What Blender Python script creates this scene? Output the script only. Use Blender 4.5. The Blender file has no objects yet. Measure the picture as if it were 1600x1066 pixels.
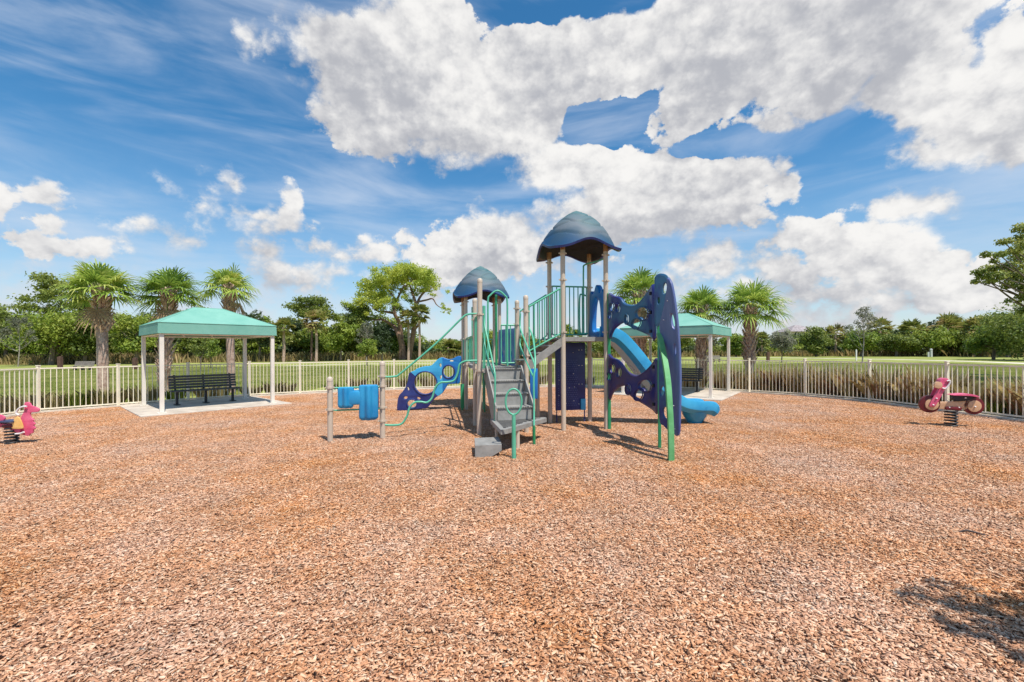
import bpy, bmesh, math, random
import numpy as np
from mathutils import Vector, Matrix
R = math.radians
random.seed(7)
C = bpy.context.scene
COL = C.collection

# ------------------------------------------------------------------ camera
F, H, HY, S = 687.0, 1.7, 548.0, 0.0055
cd = bpy.data.cameras.new('camera'); cam = bpy.data.objects.new('camera', cd); COL.objects.link(cam)
cd.sensor_width = 36; cd.lens = F / 1600 * 36; cd.shift_y = 15 / 1600; cd.clip_end = 3000; cd.clip_start = .05
cam.matrix_world = Matrix.Translation((0, 0, H)) @ Matrix.Rotation(R(90), 4, 'X') @ Matrix.Rotation(-S, 4, 'Z')
C.camera = cam
C.render.resolution_x, C.render.resolution_y = 1024, 682
C.view_settings.view_transform = 'Standard'; C.view_settings.look = 'None'
C.view_settings.gamma = 1; C.view_settings.exposure = 0.32
try: C.cycles.max_bounces = 6; C.cycles.transparent_max_bounces = 8
except Exception: pass

# ------------------------------------------------------------------ sun and sky
SUN = Vector((.30, -.40, 1)).normalized()
sd = bpy.data.lights.new('sun', 'SUN'); sd.energy = 4.4; sd.angle = R(.5); sd.color = (1, .95, .87)
so = bpy.data.objects.new('sun', sd); COL.objects.link(so)
so.rotation_euler = (-SUN).to_track_quat('-Z', 'Y').to_euler(); so.location = (0, 0, 30)

world = bpy.data.worlds.new('World'); C.world = world; world.use_nodes = True
try: world.cycles.sampling_method = 'MANUAL'; world.cycles.sample_map_resolution = 256
except Exception: pass
nt = world.node_tree; nt.nodes.clear()

def px_azel(x, y):
    x -= 800; y -= HY
    u, v = (x - S * y) / F, -(y + S * x) / F
    return math.atan2(u, 1), math.atan2(v, math.sqrt(1 + u * u))

BLOBS = [(500,60,60,60),(560,100,110,85),(640,60,120,80),(700,150,170,80),(590,190,100,50),(850,100,150,80),(745,225,130,42),(960,85,120,70),(830,200,90,60),
 (900,262,90,52),(1000,290,120,70),(930,345,80,45),(1110,285,110,60),(1225,285,72,38),(800,368,115,32),(700,376,60,20),(820,410,65,28),(1060,340,120,28),
 (1120,50,190,110),(1090,150,100,60),(1200,195,50,25),(1260,110,150,70),(1420,150,110,80),(1510,170,90,70),(1590,150,110,100),(1350,60,200,90),(1440,230,55,30),
 (1262,370,52,28),(1410,340,68,36),(1430,385,95,26),(1500,398,48,24),(1205,412,65,24),(1330,450,60,22),(1400,432,95,30),(1500,470,70,18),(1090,402,50,22),(1060,432,34,18),(1180,450,70,18),(1300,482,90,14),(1560,440,60,16),(1400,475,90,18),
 (70,292,42,20),(100,318,34,16),(88,350,40,20),(60,384,80,24),(140,388,40,18),(2,318,22,36),(360,318,70,20),(420,332,44,22),(432,298,26,26),(325,272,18,13),(410,385,52,30),(440,410,34,18),(268,370,40,16),(395,68,24,22),(580,385,44,18),(500,375,60,14),(530,425,80,18),(650,440,70,16),(200,350,60,12),(380,345,40,18),(120,385,60,20),(1340,400,80,40),(1290,385,40,30),(1480,430,70,34),(1240,440,60,28),(1120,425,50,28),(560,395,50,22),(690,400,60,26),(760,420,60,20),(480,440,60,18),(1440,470,80,18)]
HOLES = [(945,195,74,26),(985,172,34,34),(1300,240,66,62),(880,8,90,12),(1110,232,60,12)]

def field_group(fine):
    g = bpy.data.node_groups.new('cloud_field', 'ShaderNodeTree')
    g.interface.new_socket('P', in_out='INPUT', socket_type='NodeSocketVector')
    g.interface.new_socket('D', in_out='INPUT', socket_type='NodeSocketVector')
    g.interface.new_socket('Field', in_out='OUTPUT', socket_type='NodeSocketFloat')
    g.interface.new_socket('Noise', in_out='OUTPUT', socket_type='NodeSocketFloat')
    g.interface.new_socket('Base', in_out='OUTPUT', socket_type='NodeSocketFloat')
    N, L = g.nodes, g.links
    gi = N.new('NodeGroupInput'); go = N.new('NodeGroupOutput')
    def M(op, a, b=None, c=None):
        n = N.new('ShaderNodeMath'); n.operation = op
        for i, v in enumerate((a, b, c)):
            if v is None: continue
            if isinstance(v, (int, float)): n.inputs[i].default_value = v
            else: L.new(v, n.inputs[i])
        return n.outputs[0]
    # wobble the lookup so outlines are ragged
    P = gi.outputs['P']
    for sc_, am, dt in ((4.5, .16, 2), (17, .055, 3)):
        nz = N.new('ShaderNodeTexNoise'); nz.inputs['Scale'].default_value = sc_; nz.inputs['Detail'].default_value = dt
        L.new(gi.outputs['D'], nz.inputs['Vector'])
        w = N.new('ShaderNodeVectorMath'); w.operation = 'MULTIPLY_ADD'
        L.new(nz.outputs['Color'], w.inputs[0]); w.inputs[1].default_value = (am, am * .7, 0)
        off = N.new('ShaderNodeVectorMath'); off.operation = 'ADD'; L.new(P, off.inputs[0]); off.inputs[1].default_value = (-am / 2, -am * .35, 0)
        L.new(off.outputs[0], w.inputs[2]); P = w.outputs[0]
    sep = N.new('ShaderNodeVectorMath'); sep.operation = 'MULTIPLY'; L.new(P, sep.inputs[0]); sep.inputs[1].default_value = (1, 1, 0)
    P = sep.outputs[0]
    def blobs(lst, k):
        cur = None
        for x, y, rx, ry in lst:
            a, e = px_azel(x, y); a0, _ = px_azel(x - rx, y); a1, _ = px_azel(x + rx, y); _, e0 = px_azel(x, y + ry); _, e1 = px_azel(x, y - ry)
            ia, ie = 2 / (a1 - a0), 2 / (e1 - e0)
            v = N.new('ShaderNodeVectorMath'); v.operation = 'MULTIPLY_ADD'; L.new(P, v.inputs[0])
            v.inputs[1].default_value = (ia, ie, 0); v.inputs[2].default_value = (-a * ia, -e * ie, 0)
            l = N.new('ShaderNodeVectorMath'); l.operation = 'LENGTH'; L.new(v.outputs[0], l.inputs[0])
            q = min(rx, ry * 1.3) / 70; dd = M('MULTIPLY_ADD', l.outputs['Value'], q, -q)      # distance outside the edge, same unit for every blob
            cur = dd if cur is None else M('SMOOTH_MIN', cur, dd, k)
        return cur
    f = M('MULTIPLY_ADD', blobs(BLOBS, .3), -2.0, .30)
    f = M('MAXIMUM', f, -1.9)
    h = M('MULTIPLY_ADD', blobs(HOLES, .2), -1.0, .25); h = M('MAXIMUM', h, 0.0)
    f = M('MULTIPLY_ADD', h, -3.4, f); L.new(f, go.inputs['Base'])
    n1 = N.new('ShaderNodeTexNoise'); n1.inputs['Scale'].default_value = 11; n1.inputs['Detail'].default_value = 8 if fine else 4; n1.inputs['Roughness'].default_value = .66
    L.new(gi.outputs['D'], n1.inputs['Vector'])
    a = M('MULTIPLY_ADD', n1.outputs[0], 3.6, -1.8)
    if fine:
        n2 = N.new('ShaderNodeTexVoronoi'); n2.feature = 'F1'; n2.inputs['Scale'].default_value = 24; n2.inputs['Detail'].default_value = 1
        vw = N.new('ShaderNodeVectorMath'); vw.operation = 'MULTIPLY_ADD'; L.new(n1.outputs['Color'], vw.inputs[0]); vw.inputs[1].default_value = (.06, .06, .06); L.new(gi.outputs['D'], vw.inputs[2])
        L.new(vw.outputs[0], n2.inputs['Vector'])
        nn = M('ADD', a, M('MULTIPLY_ADD', n2.outputs['Distance'], -.8, .36))
    else: nn = a
    tot = M('ADD', M('MULTIPLY', f, 1.0), M('MULTIPLY', nn, .85))
    L.new(tot, go.inputs['Field']); L.new(nn, go.inputs['Noise'])
    return g

def build_world():
    N, L = nt.nodes, nt.links
    def M(op, a, b=None, c=None, clamp=False):
        n = N.new('ShaderNodeMath'); n.operation = op; n.use_clamp = clamp
        for i, v in enumerate((a, b, c)):
            if v is None: continue
            if isinstance(v, (int, float)): n.inputs[i].default_value = v
            else: L.new(v, n.inputs[i])
        return n.outputs[0]
    def SS(v, lo, hi, a=0., b=1.):
        n = N.new('ShaderNodeMapRange'); n.interpolation_type = 'SMOOTHSTEP'; L.new(v, n.inputs[0])
        for i, q in enumerate((lo, hi, a, b)): n.inputs[i + 1].default_value = q
        return n.outputs[0]
    def MIX(f, a, b):
        n = N.new('ShaderNodeMix'); n.data_type = 'RGBA'
        if isinstance(f, (int, float)): n.inputs[0].default_value = f
        else: L.new(f, n.inputs[0])
        for i, v in ((6, a), (7, b)):
            if isinstance(v, tuple): n.inputs[i].default_value = (*v, 1)
            else: L.new(v, n.inputs[i])
        return n.outputs[2]
    tc = N.new('ShaderNodeTexCoord'); D = tc.outputs['Generated']
    sp = N.new('ShaderNodeSeparateXYZ'); L.new(D, sp.inputs[0])
    az = M('ARCTAN2', sp.outputs[0], sp.outputs[1]); el = M('ARCSINE', sp.outputs[2])
    cb = N.new('ShaderNodeCombineXYZ'); L.new(az, cb.inputs[0]); L.new(el, cb.inputs[1])
    st = N.new('ShaderNodeVectorMath'); st.operation = 'MULTIPLY'; L.new(D, st.inputs[0]); st.inputs[1].default_value = (1, 1, 1.25)
    fgs = (field_group(True), field_group(False))
    def call(dp, dd, fine=1):
        n = N.new('ShaderNodeGroup'); n.node_tree = fgs[fine]
        a = N.new('ShaderNodeVectorMath'); a.operation = 'ADD'; L.new(cb.outputs[0], a.inputs[0]); a.inputs[1].default_value = dp
        b = N.new('ShaderNodeVectorMath'); b.operation = 'ADD'; L.new(st.outputs[0], b.inputs[0]); b.inputs[1].default_value = dd
        L.new(a.outputs[0], n.inputs['P']); L.new(b.outputs[0], n.inputs['D'])
        return n
    c0 = call((0, 0, 0), (0, 0, 0), 0); c1 = call((.010, .022, 0), (.010, 0, .022)); c2 = c1 ; c3 = call((.03, .075, 0), (.03, 0, .075))
    sky = N.new('ShaderNodeTexSky'); sky.sky_type = 'NISHITA'; sky.sun_disc = False
    sky.sun_elevation = math.asin(SUN.z); sky.sun_rotation = math.atan2(SUN.x, SUN.y)
    sky.air_density = 1.0; sky.dust_density = .35; sky.ozone_density = 3.0
    hs = N.new('ShaderNodeHueSaturation'); L.new(sky.outputs[0], hs.inputs['Color']); hs.inputs['Hue'].default_value = .492; hs.inputs['Saturation'].default_value = 1.3; hs.inputs['Value'].default_value = 1.2
    skyc = hs.outputs[0]
    # thin high cloud, stretched
    wv = N.new('ShaderNodeMapping'); L.new(cb.outputs[0], wv.inputs[0]); wv.inputs['Rotation'].default_value = (0, 0, R(14)); wv.inputs['Scale'].default_value = (1.6, 7.5, 1)
    wn = N.new('ShaderNodeTexNoise'); L.new(wv.outputs[0], wn.inputs['Vector']); wn.inputs['Scale'].default_value = 1.5; wn.inputs['Detail'].default_value = 8; wn.inputs['Roughness'].default_value = .55; wn.inputs['Distortion'].default_value = .5
    wisp = SS(wn.outputs[0], .40, .78, 0, .6)
    skyc = MIX(wisp, skyc, (5.6, 6.2, 7.2))
    # pale air low down
    low = SS(el, 0., .40, .72, 0.)
    low2 = M('MULTIPLY', low, SS(c0.outputs['Noise'], -.7, .6, .65, 1.15))
    skyc = MIX(M('MINIMUM', low2, 1.0), skyc, (4.3, 5.2, 6.2))
    faint = M('ADD', M('MULTIPLY', c0.outputs['Noise'], .8), SS(el, .02, .30, .75, -.9))
    skyc = MIX(SS(faint, -.2, .9, 0, .62), skyc, (5.9, 6.1, 6.5))
    sw = N.new('ShaderNodeTexNoise'); sw.inputs['Scale'].default_value = 3.2; sw.inputs['Detail'].default_value = 1; L.new(st.outputs[0], sw.inputs['Vector'])
    hi = SS(sw.outputs[0], .38, .62, .22, 1.05)
    mk = M('DIVIDE', M('ADD', c0.outputs['Field'], .16), hi, clamp=True)
    mask = SS(mk, 0., 1.)
    grad = M('SUBTRACT', c3.outputs['Base'], c0.outputs['Base'])       # underside: more cloud above than here
    rel = M('SUBTRACT', c0.outputs['Noise'], c1.outputs['Noise'])      # bulges turned to the sun
    bigs = N.new('ShaderNodeTexNoise'); bigs.inputs['Scale'].default_value = 5; bigs.inputs['Detail'].default_value = 3; L.new(st.outputs[0], bigs.inputs['Vector'])
    grad = M('MAXIMUM', M('MINIMUM', grad, .9), -.7)
    lit = M('MULTIPLY_ADD', grad, -.25, .61)
    lit = M('ADD', lit, M('MULTIPLY_ADD', bigs.outputs[0], 1.5, -.75))
    lit = M('ADD', lit, M('MULTIPLY', rel, .48))
    lit = M('ADD', lit, M('MULTIPLY', M('MINIMUM', M('MAXIMUM', M('SUBTRACT', c0.outputs['Base'], .9), 0.), 1.2), -.12))
    lit = SS(lit, -.1, 1.05)
    ccol = MIX(lit, (3.8, 3.9, 4.25), (7.5, 7.4, 7.25))
    colr = MIX(mask, skyc, ccol)
    bg = N.new('ShaderNodeBackground'); L.new(colr, bg.inputs[0]); bg.inputs[1].default_value = .1
    out = N.new('ShaderNodeOutputWorld'); L.new(bg.outputs[0], out.inputs[0])
build_world()

# ------------------------------------------------------------------ helpers
def G(x, y, z=0):                      # where a pixel of the photo meets height z
    x -= 800; y -= HY
    U, V = x - S * y, y + S * x
    Y = (H - z) * F / V
    return Vector((U / F * Y, Y, z))
def AT(x, y, Y):
    x -= 800; y -= HY
    U, V = x - S * y, y + S * x
    return Vector((U / F * Y, Y, H - V / F * Y))

def tag(o, label=None, cat=None, group=None, kind=None):
    if label: o['label'] = label
    if cat: o['category'] = cat
    if group: o['group'] = group
    if kind: o['kind'] = kind
    return o
def empty(name, loc=(0, 0, 0), rz=0, label=None, cat=None, group=None):
    o = bpy.data.objects.new(name, None); COL.objects.link(o); o.location = loc; o.rotation_euler = (0, 0, rz)
    o.empty_display_size = .2
    return tag(o, label, cat, group)

class MB:
    def __init__(s): s.v = []; s.f = []
    def add(s, vs, fs):
        n = len(s.v); s.v += [tuple(p) for p in vs]; s.f += [tuple(i + n for i in f) for f in fs]
        return s
    def box(s, c, d, M=None, taper=1.0, bev=0.0):
        x, y, z = d[0] / 2, d[1] / 2, d[2] / 2
        M = M or Matrix.Identity(3); c = Vector(c)
        if bev > 0:
            b = min(bev, x * .45, y * .45, z * .45)
            bm = bmesh.new(); bmesh.ops.create_cube(bm, size=1)
            for v in bm.verts: v.co = Vector((v.co.x * 2 * x, v.co.y * 2 * y, v.co.z * 2 * z))
            bmesh.ops.bevel(bm, geom=bm.edges[:], offset=b, segments=2, affect='EDGES', profile=.5)
            bm.verts.index_update()
            s.add([c + M @ v.co for v in bm.verts], [[v.index for v in f.verts] for f in bm.faces]); bm.free(); return s
        P = [Vector((sx * x * (taper if sz > 0 else 1), sy * y * (taper if sz > 0 else 1), sz * z)) for sz in (-1, 1) for sx, sy in ((-1, -1), (1, -1), (1, 1), (-1, 1))]
        return s.add([c + M @ p for p in P], [(3, 2, 1, 0), (4, 5, 6, 7), (0, 1, 5, 4), (1, 2, 6, 5), (2, 3, 7, 6), (3, 0, 4, 7)])
    def tube(s, pts, r, n=10, cap=True, smooth=0, flat=None):
        pts = [Vector(p) for p in pts]
        if smooth: pts = catmull(pts, smooth)
        m = len(pts); rr = r if isinstance(r, (list, tuple)) else [r] * m
        if len(rr) != m: rr = [rr[0] + (rr[-1] - rr[0]) * i / (m - 1) for i in range(m)]
        vs = []; up = None
        for i, p in enumerate(pts):
            t = (pts[min(i + 1, m - 1)] - pts[max(i - 1, 0)]).normalized()
            if up is None:
                up = Vector((0, 0, 1)) if abs(t.z) < .9 else Vector((1, 0, 0))
            a = (up - t * up.dot(t)).normalized(); up = a; b = t.cross(a)
            for k in range(n):
                th = 2 * math.pi * k / n
                vs.append(p + (a * math.cos(th) + b * math.sin(th) * (flat or 1)) * rr[i])
        fs = [(i * n + k, i * n + (k + 1) % n, (i + 1) * n + (k + 1) % n, (i + 1) * n + k) for i in range(m - 1) for k in range(n)]
        if cap: fs += [tuple(range(n - 1, -1, -1)), tuple((m - 1) * n + k for k in range(n))]
        return s.add(vs, fs)
    def lathe(s, c, prof, n=16, axis='Z'):
        vs = []; c = Vector(c)
        for r, h in prof:
            for k in range(n):
                th = 2 * math.pi * k / n
                p = Vector((r * math.cos(th), r * math.sin(th), h))
                if axis == 'Y': p = Vector((p.x, p.z, p.y))
                vs.append(c + p)
        m = len(prof)
        fs = [(i * n + k, i * n + (k + 1) % n, (i + 1) * n + (k + 1) % n, (i + 1) * n + k) for i in range(m - 1) for k in range(n)]
        fs += [tuple(range(n - 1, -1, -1)), tuple((m - 1) * n + k for k in range(n))]
        return s.add(vs, fs)
    def build(s, name, mat, parent=None, smooth=True, bevel=0):
        me = bpy.data.meshes.new(name); me.from_pydata(s.v, [], s.f); me.update()
        return link(name, me, mat, parent, smooth)
def link(name, me, mat, parent=None, smooth=True):
    if mat: 
        me.materials.clear(); me.materials.append(mat)
    bm = bmesh.new(); bm.from_mesh(me); bmesh.ops.recalc_face_normals(bm, faces=bm.faces); bm.to_mesh(me); bm.free()
    if smooth:
        me.polygons.foreach_set('use_smooth', [True] * len(me.polygons))
        try: me.set_sharp_from_angle(angle=R(38))
        except Exception: pass
    o = bpy.data.objects.new(name, me); COL.objects.link(o)
    if parent:
        o.parent = parent
        w = Matrix.Identity(4); q = parent
        while q:
            w = (Matrix.LocRotScale(q.location, q.rotation_euler, q.scale) if not q.data else Matrix.Identity(4)) @ w
            q = q.parent
        # vertices are in world space: undo the empty above
        if not parent.data: o.matrix_parent_inverse = w.inverted()
    return o
def catmull(P, k=6):
    P = [P[0] * 2 - P[1]] + P + [P[-1] * 2 - P[-2]]; out = []
    for i in range(1, len(P) - 2):
        a, b, c, d = P[i - 1:i + 3]
        for j in range(k):
            t = j / k
            out.append(.5 * ((2 * b) + (c - a) * t + (2 * a - 5 * b + 4 * c - d) * t * t + (3 * b - a - 3 * c + d) * t ** 3))
    return out + [P[-2]]
def copy_tree(o, parent=None):
    c = o.copy(); COL.objects.link(c); c.parent = parent
    for ch in list(o.children): copy_tree(ch, c)
    return c
def np_mesh(name, V, nper, mat, parent=None, smooth=False):
    """V: (N, nper, 3) loose polygons"""
    n = len(V); me = bpy.data.meshes.new(name)
    me.vertices.add(n * nper); me.vertices.foreach_set('co', V.reshape(-1).astype(np.float32))
    me.loops.add(n * nper); me.loops.foreach_set('vertex_index', np.arange(n * nper, dtype=np.int32))
    me.polygons.add(n); me.polygons.foreach_set('loop_start', np.arange(0, n * nper, nper, dtype=np.int32))
    me.polygons.foreach_set('loop_total', np.full(n, nper, dtype=np.int32))
    me.update(); me.validate(); me.materials.append(mat)
    o = bpy.data.objects.new(name, me); COL.objects.link(o)
    if parent: o.parent = parent
    return o

def extrude_outline(outer, holes, thick, bevel=.006, res=4, cuts=0):
    """2D outline (with round holes) -> mesh in the XY plane, thickness along Z; returns Mesh"""
    cu = bpy.data.curves.new('t', 'CURVE'); cu.dimensions = '2D'; cu.fill_mode = 'BOTH'
    cu.extrude = thick / 2 - bevel; cu.bevel_depth = bevel; cu.bevel_resolution = 2; cu.offset = -bevel
    def spl(pts, smooth):
        P = [Vector((p[0], p[1], 0)) for p in pts]
        if smooth:
            n = len(P); Q = []
            for i in range(n):
                a, b, c, d = P[i - 1], P[i], P[(i + 1) % n], P[(i + 2) % n]
                for j in range(res):
                    t = j / res
                    Q.append(.5 * ((2 * b) + (c - a) * t + (2 * a - 5 * b + 4 * c - d) * t * t + (3 * b - a - 3 * c + d) * t ** 3))
            P = Q
        sp = cu.splines.new('POLY'); sp.points.add(len(P) - 1)
        for q, p in zip(sp.points, P): q.co = (p.x, p.y, 0, 1)
        sp.use_cyclic_u = True
    spl(outer[0] if isinstance(outer, tuple) else outer, not isinstance(outer, tuple))
    for h in holes: spl(h, True)
    o = bpy.data.objects.new('t', cu); COL.objects.link(o)
    dg = bpy.context.evaluated_depsgraph_get()
    me = bpy.data.meshes.new_from_object(o.evaluated_get(dg))
    bpy.data.objects.remove(o); bpy.data.curves.remove(cu)
    bm = bmesh.new(); bm.from_mesh(me); bmesh.ops.remove_doubles(bm, verts=bm.verts, dist=1e-5)
    if cuts:
        xs = [v.co.x for v in bm.verts]; a, b = min(xs), max(xs)
        for i in range(1, cuts):
            bmesh.ops.bisect_plane(bm, geom=bm.verts[:] + bm.edges[:] + bm.faces[:], plane_co=(a + (b - a) * i / cuts, 0, 0), plane_no=(1, 0, 0))
        ys = [v.co.y for v in bm.verts]; a, b = min(ys), max(ys)
        for i in range(1, cuts * 2):
            bmesh.ops.bisect_plane(bm, geom=bm.verts[:] + bm.edges[:] + bm.faces[:], plane_co=(0, a + (b - a) * i / cuts / 2, 0), plane_no=(0, 1, 0))
    bm.to_mesh(me); bm.free(); me.materials.clear()
    return me
def ell(cx, cy, rx, ry, n=10, rot=0):
    return [(cx + rx * math.cos(t) * math.cos(rot) - ry * math.sin(t) * math.sin(rot), cy + rx * math.cos(t) * math.sin(rot) + ry * math.sin(t) * math.cos(rot)) for t in [2 * math.pi * k / n for k in range(n)]]
class Plane:
    """upright plane through two ground points; pixels of the photo are traced onto it"""
    def __init__(s, a, b):
        s.a = Vector((a[0], a[1], 0)); s.u = (Vector((b[0], b[1], 0)) - s.a).normalized(); s.n = Vector((s.u.y, -s.u.x, 0))
    def px(s, x, y):
        x -= 800; y -= HY
        U, V = x - S * y, y + S * x; d = Vector((U / F, 1, 0))
        Y = s.a.dot(s.n) / d.dot(s.n); p = d * Y
        return ((p - s.a).dot(s.u), H - V / F * Y)
    def tr(s, pts, ox=0, oy=0, k=1): return [s.px(ox + x / k, oy + y / k) for x, y in pts]
    def place(s, me, off=0, bend=None):
        for v in me.vertices:
            x, y, z = v.co
            b = bend(x, y) if bend else 0
            v.co = s.a + s.u * x + Vector((0, 0, y)) + s.n * (z + off + b)
        return me

# ------------------------------------------------------------------ materials
def mat(name, col, rough=.5, var=.0, scale=8, bump=0, bscale=40, spec=.5, col2=None, metallic=0, coat=0, lo=.35, hi=.65, streak=False, edge=None):
    m = bpy.data.materials.new(name); m.use_nodes = True; N, L = m.node_tree.nodes, m.node_tree.links
    b = N['Principled BSDF']; b.inputs['Roughness'].default_value = rough; b.inputs['Metallic'].default_value = metallic
    b.inputs['Specular IOR Level'].default_value = spec; b.inputs['Coat Weight'].default_value = coat
    geo = N.new('ShaderNodeNewGeometry'); mp = N.new('ShaderNodeMapping'); L.new(geo.outputs['Position'], mp.inputs[0])
    if streak: mp.inputs['Scale'].default_value = (1, 1, .12)
    if col2 or var:
        n = N.new('ShaderNodeTexNoise'); n.inputs['Scale'].default_value = scale; n.inputs['Detail'].default_value = 6; n.inputs['Roughness'].default_value = .62
        L.new(mp.outputs[0], n.inputs['Vector'])
        r = N.new('ShaderNodeValToRGB'); L.new(n.outputs[0], r.inputs[0])
        c2 = col2 or tuple(min(1, c * (1 + var)) for c in col); c1 = col if col2 else tuple(c * (1 - var) for c in col)
        r.color_ramp.elements[0].position = lo; r.color_ramp.elements[1].position = hi
        r.color_ramp.elements[0].color = (*c1, 1); r.color_ramp.elements[1].color = (*c2, 1)
        L.new(r.outputs[0], b.inputs['Base Color'])
        rr = N.new('ShaderNodeMapRange'); L.new(n.outputs[0], rr.inputs[0]); rr.inputs[3].default_value = max(0, rough - .1); rr.inputs[4].default_value = min(1, rough + .12); L.new(rr.outputs[0], b.inputs['Roughness'])
    else: b.inputs['Base Color'].default_value = (*col, 1)
    if bump:
        n = N.new('ShaderNodeTexNoise'); n.inputs['Scale'].default_value = bscale; n.inputs['Detail'].default_value = 4; L.new(mp.outputs[0], n.inputs['Vector'])
        bp = N.new('ShaderNodeBump'); bp.inputs['Strength'].default_value = bump; bp.inputs['Distance'].default_value = .02; L.new(n.outputs[0], bp.inputs['Height']); L.new(bp.outputs[0], b.inputs['Normal'])
    return m
def leafmat(name, cols, trans=.35, rough=.55, wscale=.5):
    """leaf colour varies leaf by leaf and in loose clumps"""
    m = bpy.data.materials.new(name); m.use_nodes = True; N, L = m.node_tree.nodes, m.node_tree.links
    b = N['Principled BSDF']; out = N['Material Output']
    geo = N.new('ShaderNodeNewGeometry'); oi = N.new('ShaderNodeObjectInfo')
    n = N.new('ShaderNodeTexNoise'); n.inputs['Scale'].default_value = wscale; n.inputs['Detail'].default_value = 4; L.new(geo.outputs['Position'], n.inputs['Vector'])
    a = N.new('ShaderNodeMath'); a.operation = 'MULTIPLY_ADD'; L.new(geo.outputs['Random Per Island'], a.inputs[0]); a.inputs[1].default_value = .5
    a2 = N.new('ShaderNodeMath'); a2.operation = 'MULTIPLY_ADD'; L.new(n.outputs[0], a2.inputs[0]); a2.inputs[1].default_value = 1.5; a2.inputs[2].default_value = -.6
    a3 = N.new('ShaderNodeMath'); a3.operation = 'MULTIPLY_ADD'; L.new(oi.outputs['Random'], a3.inputs[0]); a3.inputs[1].default_value = .3; L.new(a2.outputs[0], a3.inputs[2])
    L.new(a3.outputs[0], a.inputs[2])
    r = N.new('ShaderNodeValToRGB'); L.new(a.outputs[0], r.inputs[0])
    e = r.color_ramp.elements
    while len(e) < len(cols): e.new(.5)
    for i, c in enumerate(cols): e[i].position = i / (len(cols) - 1); e[i].color = (*c, 1)
    L.new(r.outputs[0], b.inputs['Base Color']); b.inputs['Roughness'].default_value = rough; b.inputs['Specular IOR Level'].default_value = .35
    t = N.new('ShaderNodeBsdfTranslucent'); hs = N.new('ShaderNodeHueSaturation'); hs.inputs['Value'].default_value = 1.3; hs.inputs['Hue'].default_value = .485; L.new(r.outputs[0], hs.inputs['Color']); L.new(hs.outputs[0], t.inputs[0])
    mx = N.new('ShaderNodeMixShader'); mx.inputs[0].default_value = trans; L.new(b.outputs[0], mx.inputs[1]); L.new(t.outputs[0], mx.inputs[2]); L.new(mx.outputs[0], out.inputs[0])
    return m
def chipmat():
    m = bpy.data.materials.new('wood_chips'); m.use_nodes = True; N, L = m.node_tree.nodes, m.node_tree.links
    b = N['Principled BSDF']; b.inputs['Roughness'].default_value = .85; b.inputs['Specular IOR Level'].default_value = .12
    geo = N.new('ShaderNodeNewGeometry')
    n = N.new('ShaderNodeTexNoise'); n.inputs['Scale'].default_value = .55; n.inputs['Detail'].default_value = 5; n.inputs['Roughness'].default_value = .7; L.new(geo.outputs['Position'], n.inputs['Vector'])
    w = N.new('ShaderNodeTexWhiteNoise'); w.noise_dimensions = '3D'
    sn = N.new('ShaderNodeVectorMath'); sn.operation = 'SNAP'; sn.inputs[1].default_value = (1.6, 1.6, 4); L.new(geo.outputs['Position'], sn.inputs[0])
    ad = N.new('ShaderNodeVectorMath'); ad.operation = 'ADD'; L.new(sn.outputs[0], ad.inputs[0])
    cb = N.new('ShaderNodeCombineXYZ'); L.new(geo.outputs['Random Per Island'], cb.inputs[0]); L.new(cb.outputs[0], ad.inputs[1]); L.new(ad.outputs[0], w.inputs['Vector'])
    r = N.new('ShaderNodeValToRGB'); r.color_ramp.interpolation = 'LINEAR'
    cols = [(0, (.26, .12, .065)), (.12, (.43, .20, .10)), (.34, (.59, .28, .135)), (.60, (.67, .35, .185)), (.82, (.73, .455, .28)), (1, (.77, .54, .36))]
    e = r.color_ramp.elements
    while len(e) < len(cols): e.new(.5)
    for i, (p, c) in enumerate(cols): e[i].position = p; e[i].color = (*c, 1)
    L.new(w.outputs['Value'], r.inputs[0])
    hs = N.new('ShaderNodeHueSaturation'); L.new(r.outputs[0], hs.inputs['Color'])
    mr = N.new('ShaderNodeMapRange'); L.new(n.outputs[0], mr.inputs[0]); mr.inputs[1].default_value = .33; mr.inputs[2].default_value = .67; mr.inputs[3].default_value = .78; mr.inputs[4].default_value = 1.12
    L.new(mr.outputs[0], hs.inputs['Saturation'])
    n2 = N.new('ShaderNodeTexNoise'); n2.inputs['Scale'].default_value = 1.7; n2.inputs['Detail'].default_value = 3; L.new(geo.outputs['Position'], n2.inputs['Vector'])
    mv = N.new('ShaderNodeMapRange'); L.new(n2.outputs[0], mv.inputs[0]); mv.inputs[1].default_value = .3; mv.inputs[2].default_value = .7; mv.inputs[3].default_value = .86; mv.inputs[4].default_value = 1.1
    L.new(mv.outputs[0], hs.inputs['Value'])
    L.new(hs.outputs[0], b.inputs['Base Color'])
    g = N.new('ShaderNodeTexNoise'); g.inputs['Scale'].default_value = 160; L.new(geo.outputs['Position'], g.inputs['Vector'])
    bp = N.new('ShaderNodeBump'); bp.inputs['Strength'].default_value = .5; bp.inputs['Distance'].default_value = .004; L.new(g.outputs[0], bp.inputs['Height']); L.new(bp.outputs[0], b.inputs['Normal'])
    return m

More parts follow.
